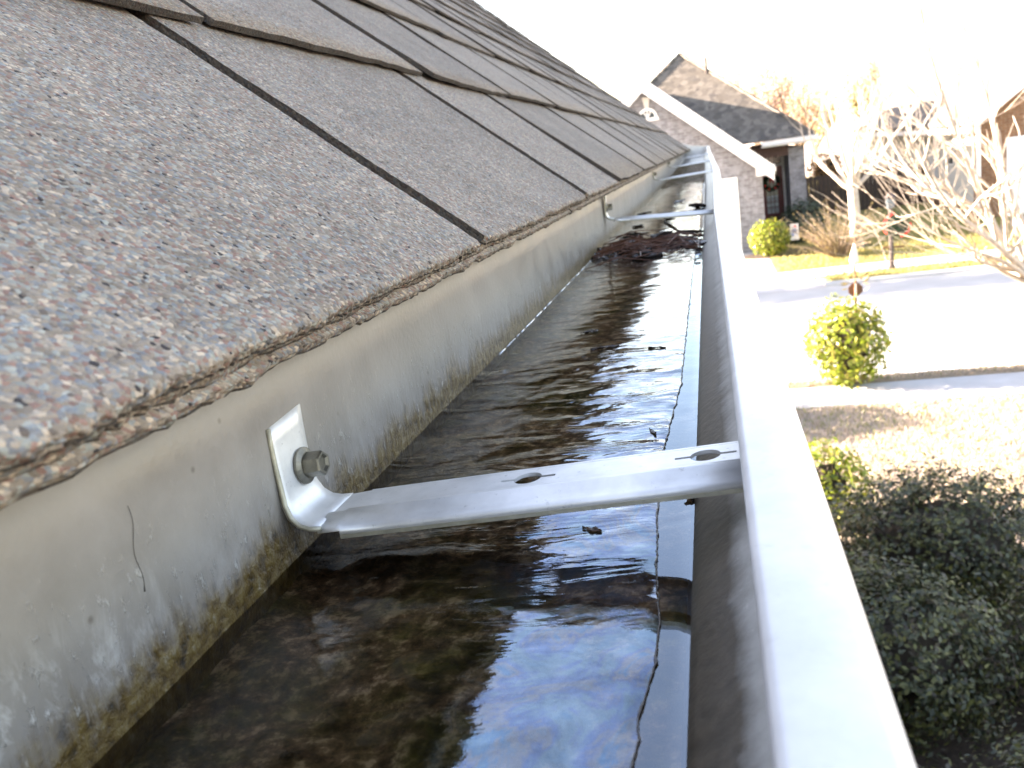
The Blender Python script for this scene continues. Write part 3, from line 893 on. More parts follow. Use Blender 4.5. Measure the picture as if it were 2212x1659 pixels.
# ---- leaves, needles and bits floating in the gutter
def leaf_obj(name, label, x, y, ln, wd, yaw, m, lift=.002, curl=.25, seed=0, lobes=0, pitch=0.0, roll=0.0, stem=True):
    rr = random.Random(seed); b = MB(); nl, nw = 12, 4
    def f(s, t):
        a = (t - .5) * ln
        w = wd * .5 * (math.sin(math.pi * min(1, max(0, t)) ** .8) ** .75)
        if lobes: w *= 1 + .38 * math.sin(t * math.pi * 2 * lobes + seed)
        c = (s - .5) * 2
        z = curl * wd * (c * c - .3) + .12 * ln * math.sin(t * 3 + seed) * curl + noise.noise(Vector((t * 4, s * 3, seed))) * .0012
        return (c * w, a, z)
    b.grid(f, nw, nl)
    if stem: b.tube([(0, -ln * .5, 0), (0, -ln * .62, .0005), (.001, -ln * .74, .0012)], [.0004, .00035, .0003], 5)
    o = b.build(name, m, None, True); solid(o, .00025, 0)
    o.location = (x, y, WZ + lift); o.rotation_euler = (pitch, roll, yaw)
    return tag(o, label, 'leaf', 'wet leaves in the gutter')
rl_ = random.Random(21)
mats_ = [M_WETD, M_WETD, M_WETR, M_WETD, M_WETT]
nl = 0
LP = []
for i in range(22):
    t = rl_.random()
    x = -.106 + t * .094; y = .80 + rl_.gauss(0, .035) + (.05 if t < .3 else 0)
    LP.append((x, y))
for i, (x, y) in enumerate(LP):
    leaf_obj('wet_leaf', 'dark sodden leaf in the clump damming the gutter', x, y, rl_.uniform(.018, .036), rl_.uniform(.010, .018), rl_.uniform(0, 6.28),
             mats_[i % 5], rl_.uniform(.0003, .0032), rl_.uniform(.1, .4), i, i % 3, rl_.uniform(-.2, .2), rl_.uniform(-.2, .2), False)
leaf_obj('wet_leaf', 'stiff dark leaf standing on edge at the back of the leaf clump', -.046, .95, .045, .018, .5, M_WETD, .006, .15, 77, 0, .25, .7, False)
leaf_obj('wet_leaf', 'black leaf pressed against the front panel beyond the leaf clump', -.020, 1.26, .03, .018, 1.0, M_WETD, .003, .2, 78, 0, .1, .4, False)
for i, (x, y, lab) in enumerate(((-.055, 1.13, 'dark leaf lying flat in mid trough just behind the second bracket'), (-.032, 1.2, 'dark leaf near the front panel behind the second bracket'), (-.092, 1.07, 'dark leaf at the back wall just behind the second bracket'), (-.098, 1.28, 'dark leaf at the back wall halfway to the third bracket'), (-.05, 1.45, 'farthest dark leaf in mid trough before the third bracket'))):
    leaf_obj('wet_leaf', lab, x, y, .026, .015, i * 1.3 + .3, M_WETD, .0012, .10, 90 + i, 0, .05, .06, False)
bits = [(-.0355, .1895, .0055, .0016, 1.2, M_WETT, 'small brown seed husk floating on the blue reflection below the near bracket'),
        (-.069, .437, .010, .005, 1.9, M_WETD, 'black leaf scrap floating in mid trough before the leaf clump'),
        (-.056, .395, .014, .0035, 1.7, M_WETD, 'long dark scrap floating left of the white reflection'),
        (-.030, .385, .009, .0016, 1.2, M_WETD, 'dark sliver lying across the white reflection'),
        (-.0245, .262, .006, .0014, .4, M_WETD, 'short dark stick near the film rim'),
        (-.0115, .207, .004, .003, .4, M_WETD, 'lowest black crumb at the front panel under the near bracket'),
        (-.0120, .214, .0035, .003, 1.4, M_WETR, 'small rust crumb at the front panel beyond the near bracket')]
for i, (x, y, l_, w_, yaw, m, lab) in enumerate(bits):
    leaf_obj('leaf_scrap', lab, x, y, l_, w_, yaw, m, .0009, .07, 200 + i, 1, 0, 0, False)
b = MB(); rq = random.Random(5)
for i in range(90):
    x = rq.uniform(-.10, -.012); y = .80 + rq.gauss(0, .04); a = rq.uniform(-.5, .5) + (math.pi / 2 if rq.random() < .25 else 0)
    ln = rq.uniform(.025, .065); dx, dy = math.cos(a) * ln / 2, math.sin(a) * ln / 2
    z = WZ + rq.uniform(.002, .008)
    x = max(-.108 + abs(dx), min(-.010 - abs(dx), x)) if abs(dx) < .045 else -.06
    b.tube([(x - dx, y - dy, z - .001), (x, y, z + rq.uniform(.001, .005)), (x + dx, y + dy, z - .002)], [.0004, .0005, .0003], 5)
tag(b.build('pine_needles', M_WETR), 'tangle of rust brown pine needles on the leaf clump', 'pine needles', None, 'stuff')
# heap under the leaves so that the clump dams the trough
b = MB()
def heap(s, t):
    x = -.1118 + s * .1010; y = .715 + t * .19
    w = math.sin(math.pi * t) ** .8
    return (x, y, WZ - .003 + w * (.0018 + .0035 * noise.noise(Vector((x * 90, y * 90, 4))) + .003 * noise.noise(Vector((x * 260, y * 260, 4)))) + (.004 * w if s < .25 else 0))
b.grid(heap, 60, 80)
tag(b.build('rotted_leaf_heap', M_WETD), 'black rotted leaf heap damming the gutter at the second bracket', 'leaf litter', None, 'stuff')
# thread of spider silk stain on the back wall
b = MB(); ps = []
for i in range(14):
    t = i / 13; ps.append((-.1117, .1252 - t * .0020 + .0006 * math.sin(t * 9), H - .0505 - .0172 * t))
b.tube(ps, [.00005] * 13 + [.00018], 4)
tag(b.build('hair_thread', M_TWIG), 'thin dark thread hanging on the grey back wall left of the near bracket', 'thread')

# ================================================================== VEGETATION
def dome(b, c, rx, ry, rz, n, ls, rnd, zfloor=0.0, lump=.16, shell=(.72, 1.02), up=.35, aspect=.55, clump=False):
    seed = rnd.random() * 50
    cl = []
    for _ in range(420):
        u = rnd.uniform(-1, 1); a = rnd.uniform(0, 2 * math.pi); q = math.sqrt(1 - u * u)
        cl.append((Vector((q * math.cos(a), q * math.sin(a), u)), rnd.uniform(.86, 1.06)))
    for k_ in range(n):
        u = rnd.uniform(-1, 1); a = rnd.uniform(0, 2 * math.pi); q = math.sqrt(1 - u * u)
        d = Vector((q * math.cos(a), q * math.sin(a), u)); rc = 1.0
        if clump and k_ % 5:      # most leaves sit on sprigs
            d0, rc = cl[rnd.randrange(420)]
            d = (d0 + Vector((rnd.gauss(0, .045), rnd.gauss(0, .045), rnd.gauss(0, .045)))).normalized()
        r = rc * rnd.uniform(*shell) * (1 + lump * (noise.noise(d * 2.2 + Vector((seed, 0, 0))) + .5 * noise.noise(d * 5 + Vector((seed, 3, 0)))))
        p = Vector((c[0] + d.x * r * rx, c[1] + d.y * r * ry, c[2] + d.z * r * rz))
        if p.z < zfloor: continue
        nrm = (d + Vector((rnd.gauss(0, .5), rnd.gauss(0, .5), rnd.gauss(0, .5) + up))).normalized()
        t = nrm.orthogonal().normalized(); t.rotate(Matrix.Rotation(rnd.uniform(0, 6.28), 3, nrm))
        s = ls * rnd.uniform(.6, 1.3); w = nrm.cross(t) * s * aspect
        b.face([p - t * s, p + w * .9 - t * s * .1, p + t * s, p - w * .9 - t * s * .1])
def shrub(name, label, c, rx, ry, rz, n, ls, m, group, base=None, lump=.16, core=True, cat='shrub'):
    rnd = random.Random(hash((round(c[0], 2), round(c[1], 2))) & 0xffff)
    loc = (c[0], c[1], 0 if base is None else base)
    t = thing(name, label, cat, loc, (0, 0, 0), group)
    b = MB(); dome(b, (0, 0, c[2] - loc[2]), rx, ry, rz, n, ls, rnd, .02, lump + (.1 if n > 9000 else 0), (.66, 1.03) if n > 9000 else (.68, 1.02), clump=n > 9000)
    b.build('foliage', m, t)
    b = MB()
    if core:
        for _ in range(60):       # twigs from the base up into the crown
            a = rnd.uniform(0, 6.28); q = rnd.uniform(.2, .8); zz = c[2] - loc[2] + rnd.uniform(-.4, .7) * rz
            e = Vector((rx * q * math.cos(a), ry * q * math.sin(a), max(.1, zz)))
            b.tube([(e.x * .1, e.y * .1, 0.0), tuple(e * .5 + Vector((0, 0, .05))), tuple(e)], [.012, .009, .004], 4, 0, False)
        def cf(s, q):
            th = s * 2 * math.pi; ph = q * math.pi
            d = Vector((math.sin(ph) * math.cos(th), math.sin(ph) * math.sin(th), math.cos(ph)))
            r = .5 + .14 * noise.noise(d * 3)
            return (d.x * rx * r, d.y * ry * r, max(.03, c[2] - loc[2] + d.z * rz * r))
        b.grid(cf, 18, 10)
    b.build('branches', M_TWIG, t)
    return t
HG = 'clipped hedge shrubs in the shade by the house'
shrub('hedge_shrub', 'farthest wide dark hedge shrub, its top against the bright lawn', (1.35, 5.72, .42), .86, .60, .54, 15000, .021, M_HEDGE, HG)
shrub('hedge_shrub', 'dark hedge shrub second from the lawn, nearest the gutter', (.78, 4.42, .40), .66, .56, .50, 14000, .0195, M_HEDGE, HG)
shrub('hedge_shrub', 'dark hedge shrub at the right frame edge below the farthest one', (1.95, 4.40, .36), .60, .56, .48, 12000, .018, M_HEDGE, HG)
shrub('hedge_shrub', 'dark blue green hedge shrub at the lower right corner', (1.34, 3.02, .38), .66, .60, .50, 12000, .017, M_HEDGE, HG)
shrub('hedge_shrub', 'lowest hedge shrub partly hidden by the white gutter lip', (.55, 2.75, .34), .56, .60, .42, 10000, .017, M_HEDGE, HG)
shrub('leafy_shrub', 'sunlit bright green leafy shrub between gutter and lawn', (.70, 7.0, .32), .44, .34, .42, 1700, .034, M_BUSH, None)
shrub('round_shrub', 'large glossy yellow green shrub standing beside the near sidewalk', (1.53, 11.02, .60), .54, .46, .60, 2600, .042, M_BUSH, None, lump=.10)
shrub('round_shrub', 'unseen rounded shrub added to cast its shadow on the lawn', (-1.35, 9.95, .52), .82, .84, .68, 6500, .035, M_BUSH, None)  # out of view behind the gutter, put there for the rounded lawn shadow
shrub('round_shrub', 'clipped round green shrub at the corner of the brick garage', (1.43, 23.3, .62), .56, .5, .52, 2200, .045, M_BUSH, None, .11, lump=.06)
shrub('shade_shrub', 'low dark green shrub in shade right of the red door', (2.75, 27.2, .62), .75, .7, .62, 1800, .055, M_GRND, None, .11)
shrub('shade_shrub', 'low broad green shrub in shade before the brick wall', (2.45, 25.6, .45), .72, .6, .5, 1600, .05, M_GRND, None, .11)
# straw coloured spiky ornamental shrub
def spiky():
    rnd = random.Random(3); base = Vector((2.95, 21.9, .11))
    t = thing('ornamental_shrub', 'spiky straw coloured ornamental shrub on the far lawn', 'shrub', base)
    b = MB(); lv = MB()
    for i in range(130):
        a = rnd.uniform(0, 6.28); sp = rnd.uniform(.1, 1.25); h = rnd.uniform(.45, 1.45) * (1.1 - .35 * sp / 1.25)
        d = Vector((math.cos(a) * sp, math.sin(a) * sp, h)); p0 = Vector((math.cos(a) * .12, math.sin(a) * .12, 0))
        mid = p0 + d * .55 + Vector((0, 0, .08))
        b.tube([p0, mid, p0 + d], [.012, .008, .003], 4, 0, False)
        for k in range(16):
            q = rnd.uniform(.3, 1); p = p0 + d * q + Vector((rnd.gauss(0, .02), rnd.gauss(0, .02), rnd.gauss(0, .02)))
            dd = (d.normalized() + Vector((rnd.gauss(0, .6), rnd.gauss(0, .6), rnd.gauss(0, .6)))).normalized()
            w = dd.orthogonal().normalized() * .010; s = rnd.uniform(.025, .05)
            lv.face([p, p + dd * s * .5 + w, p + dd * s, p + dd * s * .5 - w])
    b.build('branches', M_BARK2, t); lv.build('foliage', M_TWIGY, t)
spiky()

def grow(b, p, d, ln, r, depth, rnd, tips, spread=.5, up=.12, kids=(2, 3), seg=5, minr=.003):
    pts = [p.copy()]; rs = [r]; q = p.copy(); dd = d.normalized()
    for i in range(seg):
        dd = (dd + Vector((rnd.gauss(0, .1), rnd.gauss(0, .1), rnd.gauss(0, .08) + up * .5))).normalized()
        q = q + dd * ln / seg; pts.append(q.copy()); rs.append(max(minr, r * (1 - .5 * (i + 1) / seg)))
        if depth > 0 and i in (1, 2, 3) and rnd.random() < .75:
            sd_ = (dd + Vector((rnd.gauss(0, spread), rnd.gauss(0, spread), rnd.gauss(0, spread * .6) + up))).normalized()
            grow(b, q, sd_, ln * rnd.uniform(.45, .7), rs[-1] * .55, depth - 1, rnd, tips, spread, up, kids, seg, minr)
    b.tube([tuple(v) for v in pts], rs, 6 if r > .02 else 4, 0, False)
    if depth > 0:
        for _ in range(rnd.randint(*kids)):
            sd_ = (dd + Vector((rnd.gauss(0, spread), rnd.gauss(0, spread), rnd.gauss(0, spread * .5) + up))).normalized()
            grow(b, q, sd_, ln * rnd.uniform(.6, .8), rs[-1] * .75, depth - 1, rnd, tips, spread, up, kids, seg, minr)
    else: tips.append((q.copy(), dd.copy()))

def path_limb(b, pts, r0, r1, rnd, tips, twig=.5, depth=1, every=1, up=.2, spread=.5):
    P = [Vector(p) for p in pts]; out = []
    for i in range(len(P) - 1):
        for k in range(4):
            t = k / 4; a = P[max(i - 1, 0)]; c = P[i]; d = P[i + 1]; e = P[min(i + 2, len(P) - 1)]
            out.append(.5 * ((2 * c) + (d - a) * t + (2 * a - 5 * c + 4 * d - e) * t * t + (3 * c - a - 3 * d + e) * t ** 3))
    out.append(P[-1])
    n = len(out)
    rs = [r0 + (r1 - r0) * i / (n - 1) for i in range(n)]
    b.tube([tuple(v) for v in out], rs, 7, 0, False)
    for i in range(2, n, every):
        d = (out[i] - out[i - 1]).normalized()
        dd = (d * .8 + Vector((rnd.gauss(0, spread), rnd.gauss(0, spread), rnd.gauss(0, spread * .8) + up))).normalized()
        grow(b, out[i], dd, twig * rnd.uniform(.5, 1.15), rs[i] * .5, depth, rnd, tips, .42, .12, (1, 2), 4, .0022)

# bare tree standing right of the frame on the near lawn
def near_tree():
    rnd = random.Random(17); base = Vector((3.35, 8.7, 0))
    t = thing('bare_tree', 'bare pale branched tree on the near lawn reaching in from the right', 'tree', base)
    b = MB(); b.tube([(0, 0, 0), (-.04, 0, .5), (-.12, -.02, 1.0), (-.25, -.05, 1.38)], [.115, .095, .085, .075], 10)
    b.build('trunk', M_BARK, t)
    b = MB(); tips = []
    f = Vector((-.25, -.05, 1.35))
    L_ = lambda x, y, z: Vector((x, y, z)) - base
    limbs = [([f, L_(2.74, 8.55, 1.74), L_(2.49, 8.5, 2.17), L_(2.30, 8.45, 2.70), L_(2.14, 8.4, 3.11), L_(1.93, 8.3, 3.77), L_(1.80, 8.2, 4.4)], .055, .008),
             ([L_(2.66, 8.53, 1.86), L_(2.40, 8.7, 2.35), L_(2.16, 8.9, 2.45), L_(1.93, 9.0, 2.72), L_(1.78, 9.05, 2.98), L_(1.70, 9.1, 3.2)], .030, .005),
             ([L_(2.70, 8.5, 1.80), L_(2.35, 8.1, 2.12), L_(2.02, 7.9, 2.42), L_(1.78, 7.75, 2.78), L_(1.62, 7.65, 3.15), L_(1.50, 7.6, 3.5)], .030, .005),
             ([f, L_(2.9, 8.9, 2.0), L_(2.72, 9.0, 2.6), L_(2.66, 9.1, 3.1), L_(2.50, 9.1, 3.7), L_(2.3, 9.1, 4.3)], .045, .006),
             ([f, L_(3.25, 8.6, 2.0), L_(3.1, 8.5, 2.8), L_(2.95, 8.4, 3.6), L_(2.75, 8.4, 4.4)], .045, .006),
             ([L_(2.86, 8.6, 1.60), L_(2.55, 8.35, 1.86), L_(2.25, 8.2, 2.02), L_(1.95, 8.1, 2.2), L_(1.72, 8.0, 2.42)], .022, .004),
             ([L_(2.80, 8.7, 1.65), L_(2.5, 9.0, 1.80), L_(2.3, 9.1, 1.88), L_(2.1, 9.2, 2.0)], .018, .003),
             ([f, L_(3.5, 8.9, 2.0), L_(3.8, 9.0, 3.0), L_(4.0, 9.1, 4.0)], .05, .006)]
    for pts, r0, r1 in limbs: path_limb(b, pts, r0, r1, rnd, tips, .85, 1, 1)
    b.build('crown', M_BARK, t)
near_tree()

def far_tree(name, label, base, fork, n_limb, ln, r, depth, m_bark, seed, leaf=None, lm=None, nleaf=0, lsize=.05, spread=.45, lean=(0, 0), tilt=.75, up=.14):
    rnd = random.Random(seed); t = thing(name, label, 'tree', base)
    b = MB(); b.tube([(0, 0, 0), (lean[0] * .3, lean[1] * .3, fork * .4), (lean[0], lean[1], fork)], [r * 1.25, r * 1.02, r * .9], 10)
    b.build('trunk', m_bark, t)
    b = MB(); tips = []; f = Vector((lean[0], lean[1], fork - .04))
    for i in range(n_limb):
        a = 2 * math.pi * i / n_limb + rnd.uniform(-.4, .4); q = tilt * rnd.uniform(.35, 1.2)
        grow(b, f - Vector((0, 0, rnd.uniform(0, .25))), Vector((math.cos(a) * q, math.sin(a) * q, 1)), ln * rnd.uniform(.8, 1.15), r * .5, depth, rnd, tips, spread, up, (2, 2), 5, .006)
    b.build('crown', m_bark, t)
    if nleaf:
        lb = MB()
        for _ in range(nleaf):
            q, dd = tips[rnd.randrange(len(tips))]
            p = q - dd * rnd.uniform(0, ln * .55) + Vector((rnd.gauss(0, .16), rnd.gauss(0, .16), rnd.gauss(0, .16)))
            nrm = Vector((rnd.gauss(0, 1), rnd.gauss(0, 1), rnd.gauss(0, 1))).normalized(); tt = nrm.orthogonal().normalized()
            s = lsize * rnd.uniform(.6, 1.4); w = nrm.cross(tt) * s * .6
            lb.face([p - tt * s, p + w, p + tt * s, p - w])
        lb.build('leaves', lm, t)
    return t
far_tree('bare_tree', 'pale bare vase shaped tree on the far lawn before the porch', (3.56, 23.0, .1), 1.75, 8, 1.7, .14, 2, M_BARK, 41, lean=(-.06, 0), tilt=1.25, spread=.36, up=.2)
far_tree('autumn_tree', 'autumn tree with red and orange leaves behind the brick house', (3.0, 48, 0), 2.4, 9, 2.3, .2, 3, M_BARK2, 7, True, M_AUT1, 2800, .075, .45, tilt=.8)
far_tree('autumn_tree', 'thin tan leaved tree behind the houses, between their roofs', (9.3, 56, 0), 2.6, 6, 1.7, .2, 3, M_BARK2, 9, True, M_AUT2, 3200, .11, .4, tilt=.55)
far_tree('autumn_tree', 'small yellow green tree at the gap beside the siding house', (7.0, 60, 0), 2.0, 6, 1.4, .16, 3, M_BARK2, 13, True, M_AUT2, 2500, .11, .4, tilt=.6)
far_tree('autumn_tree', 'pink red autumn tree standing beside the orange one', (5.2, 52, 0), 2.4, 8, 1.9, .18, 3, M_BARK2, 23, True, M_AUT1, 2600, .08, .45, tilt=.75)
shrub('orange_shrub', 'orange brown leafy shrub behind the fence between the houses', (4.55, 36, 1.5), .8, .8, .9, 1200, .07, M_ORNG, None, .11)
# unseen columnar evergreen, added to cast the shadow along the far road edge
def shadow_cypress():
    rnd = random.Random(2); t = thing('shadow_cypress', 'unseen tall columnar evergreen added to shade the far side of the road', 'tree', (-9.0, 19.2, .0))
    b = MB(); b.tube([(0, 0, 0), (0, 0, 6)], [.14, .03], 8); b.build('trunk', M_BARK2, t)
    b = MB(); dome(b, (0, 0, 4.0), 1.0, 1.0, 3.9, 9000, .09, rnd, .2, .12, (.3, 1.02)); b.build('crown', M_CYP, t)
shadow_cypress()

# ================================================================== HOUSE ACROSS THE STREET
h1 = thing('brick_house', 'tan brick house across the street with white gable trim and red front door', 'house')
AX, AZ, CX0, EV = -1.6, 5.16, 1.43, 2.57
sl = (AZ - EV) / (CX0 - AX)
b = MB()
b.prism([(2 * AX - CX0, 0.0), (CX0, 0.0), (CX0, EV), (AX, AZ), (2 * AX - CX0, EV)], 'y', 24.6, 31.6)
b.build('garage_wing_wall', M_BRICK1, h1)
b = MB()
b.prism([(-4.4, 0), (3.08, 0), (3.08, 2.75), (-4.4, 2.75)], 'y', 31.62, 46)
b.build('main_wall', M_BRICK1, h1)
b = MB(); b.box((2.58, 29.5, 0), (3.08, 31.6, 2.75)); b.build('porch_wall', M_BRICK1, h1)
b = MB(); b.box((CX0 + .002, 29.5, 2.52), (2.578, 29.8, 2.98)); b.build('porch_beam', simple('porch_brick_shade', (.085, .05, .042), .9, 0, .3, 12), h1)  # brick colour darkened for the shade under the porch eave
b = MB(); b.box((CX0 + .002, 29.82, 2.76), (2.578, 31.6, 2.8)); b.build('porch_ceiling', M_WHITE, h1)
b = MB(); b.box((CX0 + .002, 28.6, 0), (3.05, 31.6, .27)); b.build('porch_floor', M_CONC, h1)
# wing roof slabs, overhanging the front gable
def slab(b, x0, z0, x1, z1, y0, y1, t):
    b.prism([(x0, z0), (x1, z1), (x1, z1 + t), (x0, z0 + t)], 'y', y0, y1)
b = MB(); ov = .28
slab(b, AX, AZ + .06, CX0 + ov, EV - sl * ov + .06, 24.36, 34.0, .07); b.build('wing_roof', M_FROOF, h1)
b = MB(); slab(b, AX, AZ + .062, 2 * AX - CX0 - ov, EV - sl * ov + .062, 24.36, 34.0, .07); b.build('wing_roof', M_FROOF, h1)
b = MB(); slab(b, AX - .004, AZ - .28, CX0 + ov + .02, EV - sl * (ov + .02) - .28, 24.28, 24.358, .42); b.build('rake_trim', M_WHITE, h1)
b = MB(); slab(b, AX + .004, AZ - .278, 2 * AX - CX0 - ov, EV - sl * ov - .278, 24.284, 24.356, .42); b.build('rake_trim', M_WHITE, h1)
b = MB(); b.box((CX0 - .16, 24.30, EV - .36), (CX0 + ov + .04, 24.59, EV - .10)); b.build('eave_return', M_WHITE, h1)
b = MB(); b.box((CX0 + ov + .0, 24.60, EV - .30), (CX0 + ov + .1, 29.3, EV - .18)); b.build('eave_gutter', M_WHITE, h1)
# arched louvre in the gable with a keystone
b = MB()
aw, ah, ac = .20, .20, (AX + .08, 4.19)
outer = [(ac[0] + (aw + .07) * math.cos(math.pi * i / 14), ac[1] + (ah + .07) * math.sin(math.pi * i / 14)) for i in range(15)]
inner = [(ac[0] + aw * math.cos(math.pi * i / 14), ac[1] + ah * math.sin(math.pi * i / 14)) for i in range(15)]
for i in range(14):
    q = [outer[i], outer[i + 1], inner[i + 1], inner[i]]
    b.prism(q, 'y', 24.54, 24.6)
arch = b.build('arch_window', M_WHITE, h1)
b = MB(); b.box((ac[0] - aw - .1, 24.54, ac[1] - .09), (ac[0] + aw + .1, 24.598, ac[1] - .001)); b.build('sill', M_WHITE, arch)
b = MB(); b.prism(inner, 'y', 24.585, 24.597); b.build('pane', M_GLASS, arch)
for a in (60, 90, 120):
    b = MB(); e = (ac[0] + aw * math.cos(R(a)), ac[1] + ah * math.sin(R(a)))
    b.tube([(ac[0], 24.575, ac[1]), (e[0], 24.575, e[1])], [.018, .018], 5); b.build('glazing_bar', M_WHITE, arch)
b = MB(); b.prism([(ac[0] - .05, ac[1] + ah + .075), (ac[0] + .05, ac[1] + ah + .075), (ac[0] + .11, ac[1] + ah + .36), (ac[0] - .11, ac[1] + ah + .36)], 'y', 24.55, 24.6)
b.build('keystone', M_MORT, h1)
# garage door with panels
b = MB(); b.box((-4.0, 24.55, .12), (.76, 24.6, 2.26)); gd = b.build('garage_door_frame', M_WHITE, h1)
for r_ in range(4):
    for c_ in range(4):
        x0 = -3.86 + c_ * 1.13; z0 = .15 + r_ * .5
        b = MB(); b.box((x0, 24.52, z0), (x0 + 1.08, 24.549, z0 + .46)); b.build('panel', M_WHITE, gd)
# main hip roof
hx0, hx1, hy0, hz0 = -4.72, 3.36, 29.0, 3.06
hp = .86; run = (hx1 - hx0) / 2; az = hz0 + run * hp
apx = (hx0 + hx1) / 2
A_ = (apx, hy0 + run, az); B_ = (apx, 47 - run, az)
cs = [(hx0, hy0, hz0), (hx1, hy0, hz0), (hx1, 47, hz0), (hx0, 47, hz0)]
b = MB(); b.face([cs[0], cs[1], A_]); b.face([cs[1], cs[2], B_, A_]); b.face([cs[2], cs[3], B_]); b.face([cs[3], cs[0], A_, B_]); b.face([cs[3], cs[2], cs[1], cs[0]])
b.build('hip_roof', M_FROOF, h1)
b = MB()
for P, Q in ((cs[1], A_), (cs[0], A_), (A_, B_)):
    P, Q = Vector(P), Vector(Q); n = int((Q - P).length / .28)
    for i in range(n):
        p = P.lerp(Q, i / n); q = P.lerp(Q, (i + .96) / n)
        b.tube([tuple(p + Vector((0, 0, .012))), tuple(q + Vector((0, 0, .03)))], [.06, .06], 5)
b.build('ridge_cap', M_FROOF, h1)
b = MB(); b.tube([(apx + .9, hy0 + run - 1.0, az - .95), (apx + .9, hy0 + run - 1.0, az - .35)], [.05, .05], 8); b.build('vent_pipe', M_METALD, h1)
b = MB(); b.box((CX0 + .3, hy0 - .1, hz0 - .15), (hx1 + .02, hy0 - .002, hz0 - .015)); b.build('front_gutter', M_WHITE, h1)
b = MB(); b.box((CX0 + .3, hy0 - .002, hz0 - .2), (hx1, hy0 + .48, hz0 - .16)); b.build('eave_soffit', M_WHITE, h1)
b = MB(); b.box((hx1 + .021, hy0 - .1, hz0 - .15), (hx1 + .12, 47, hz0 - .02)); b.build('side_gutter', M_WHITE, h1)
# door, frame, transom
DX0, DX1, DZ0, DZ1, DY = 1.80, 2.50, .30, 2.16, 31.3
b = MB()
b.box((DX0 - .12, DY - .05, .27), (DX0 - .002, DY + .1, 2.62)); b.box((DX1 + .002, DY - .05, .27), (DX1 + .12, DY + .1, 2.62))
b.box((DX0 - .002, DY - .048, 2.52), (DX1 + .002, DY + .1, 2.62)); b.box((DX0 - .002, DY - .048, DZ1 + .002), (DX1 + .002, DY + .1, DZ1 + .10))
b.build('door_frame', M_WHITE, h1)
tr_ = MB(); tr_.box((DX0, DY + .04, DZ1 + .1), (DX1, DY + .09, 2.52)); trn = tr_.build('transom', M_DARKIN, h1)
for k in range(3):
    b = MB(); w_ = (DX1 - DX0) / 3
    b.box((DX0 + k * w_ + .03, DY, DZ1 + .13), (DX0 + (k + 1) * w_ - .03, DY + .015, 2.49)); b.build('pane', M_GLASS, trn)
for k in range(4):
    b = MB(); b.box((DX0 + k * w_ - (.025 if k else 0), DY - .005, DZ1 + .102), (DX0 + k * w_ + (.025 if k < 3 else 0), DY + .02, 2.518)); b.build('glazing_bar', M_WHITE, trn)
# door leaf with a tall glazed field
b = MB(); st = .13
gx0, gx1, gz0, gz1 = DX0 + st, DX1 - st - .06, DZ0 + .24, DZ1 - .14
b.box((DX0, DY, DZ0), (gx0, DY + .045, DZ1)); b.box((gx1, DY, DZ0), (DX1, DY + .045, DZ1))
b.box((gx0, DY, DZ0), (gx1, DY + .045, gz0)); b.box((gx0, DY, gz1), (gx1, DY + .045, DZ1))
door = tag(b.build('door', M_DOOR, h1), 'dark red front door with a tall glazed panel')
b = MB(); b.box((gx0, DY + .05, gz0 + .62), (gx1, DY + .06, gz1)); b.build('curtain', M_LACE, door)
b = MB(); b.box((gx0, DY + .05, gz0), (gx1, DY + .06, gz0 + .618)); b.build('curtain', simple('pale_door_blind', (.62, .70, .70), .6, 0, .3, 6), door)
for i in range(3):
    for j in range(5):
        ww = (gx1 - gx0) / 3; hh = (gz1 - gz0) / 5
        b = MB(); b.box((gx0 + i * ww + .008, DY + .015, gz0 + j * hh + .008), (gx0 + (i + 1) * ww - .008, DY + .022, gz0 + (j + 1) * hh - .008)); b.build('pane', M_DGLASS, door)
for i in (1, 2):
    b = MB(); x = gx0 + i * (gx1 - gx0) / 3; b.box((x - .011, DY + .005, gz0), (x + .011, DY + .03, gz1)); b.build('glazing_bar', M_DOOR, door)
for j in (1, 2):
    b = MB(); z = gz0 + j * .2; b.box((gx0, DY + .007, z - .01), (gx1, DY + .028, z + .01)); b.build('glazing_bar', M_DOOR, door)
b = MB(); b.tube([(DX1 - .06, DY - .05, 1.18), (DX1 - .06, DY - .05, 1.32)], [.014, .014], 6); b.box((DX1 - .075, DY - .05, 1.14), (DX1 - .045, DY, 1.17)); b.build('door_handle', M_METALD, door)
b = MB(); b.box((CX0 + .002, DY + .12, .27), (DX0 - .121, DY + .3, 2.76)); b.box((DX1 + .121, DY + .12, .27), (2.579, DY + .3, 2.76)); b.box((DX0 - .12, DY + .12, 2.622), (DX1 + .12, DY + .3, 2.76)); b.build('entry_wall', M_BRICK1, h1)

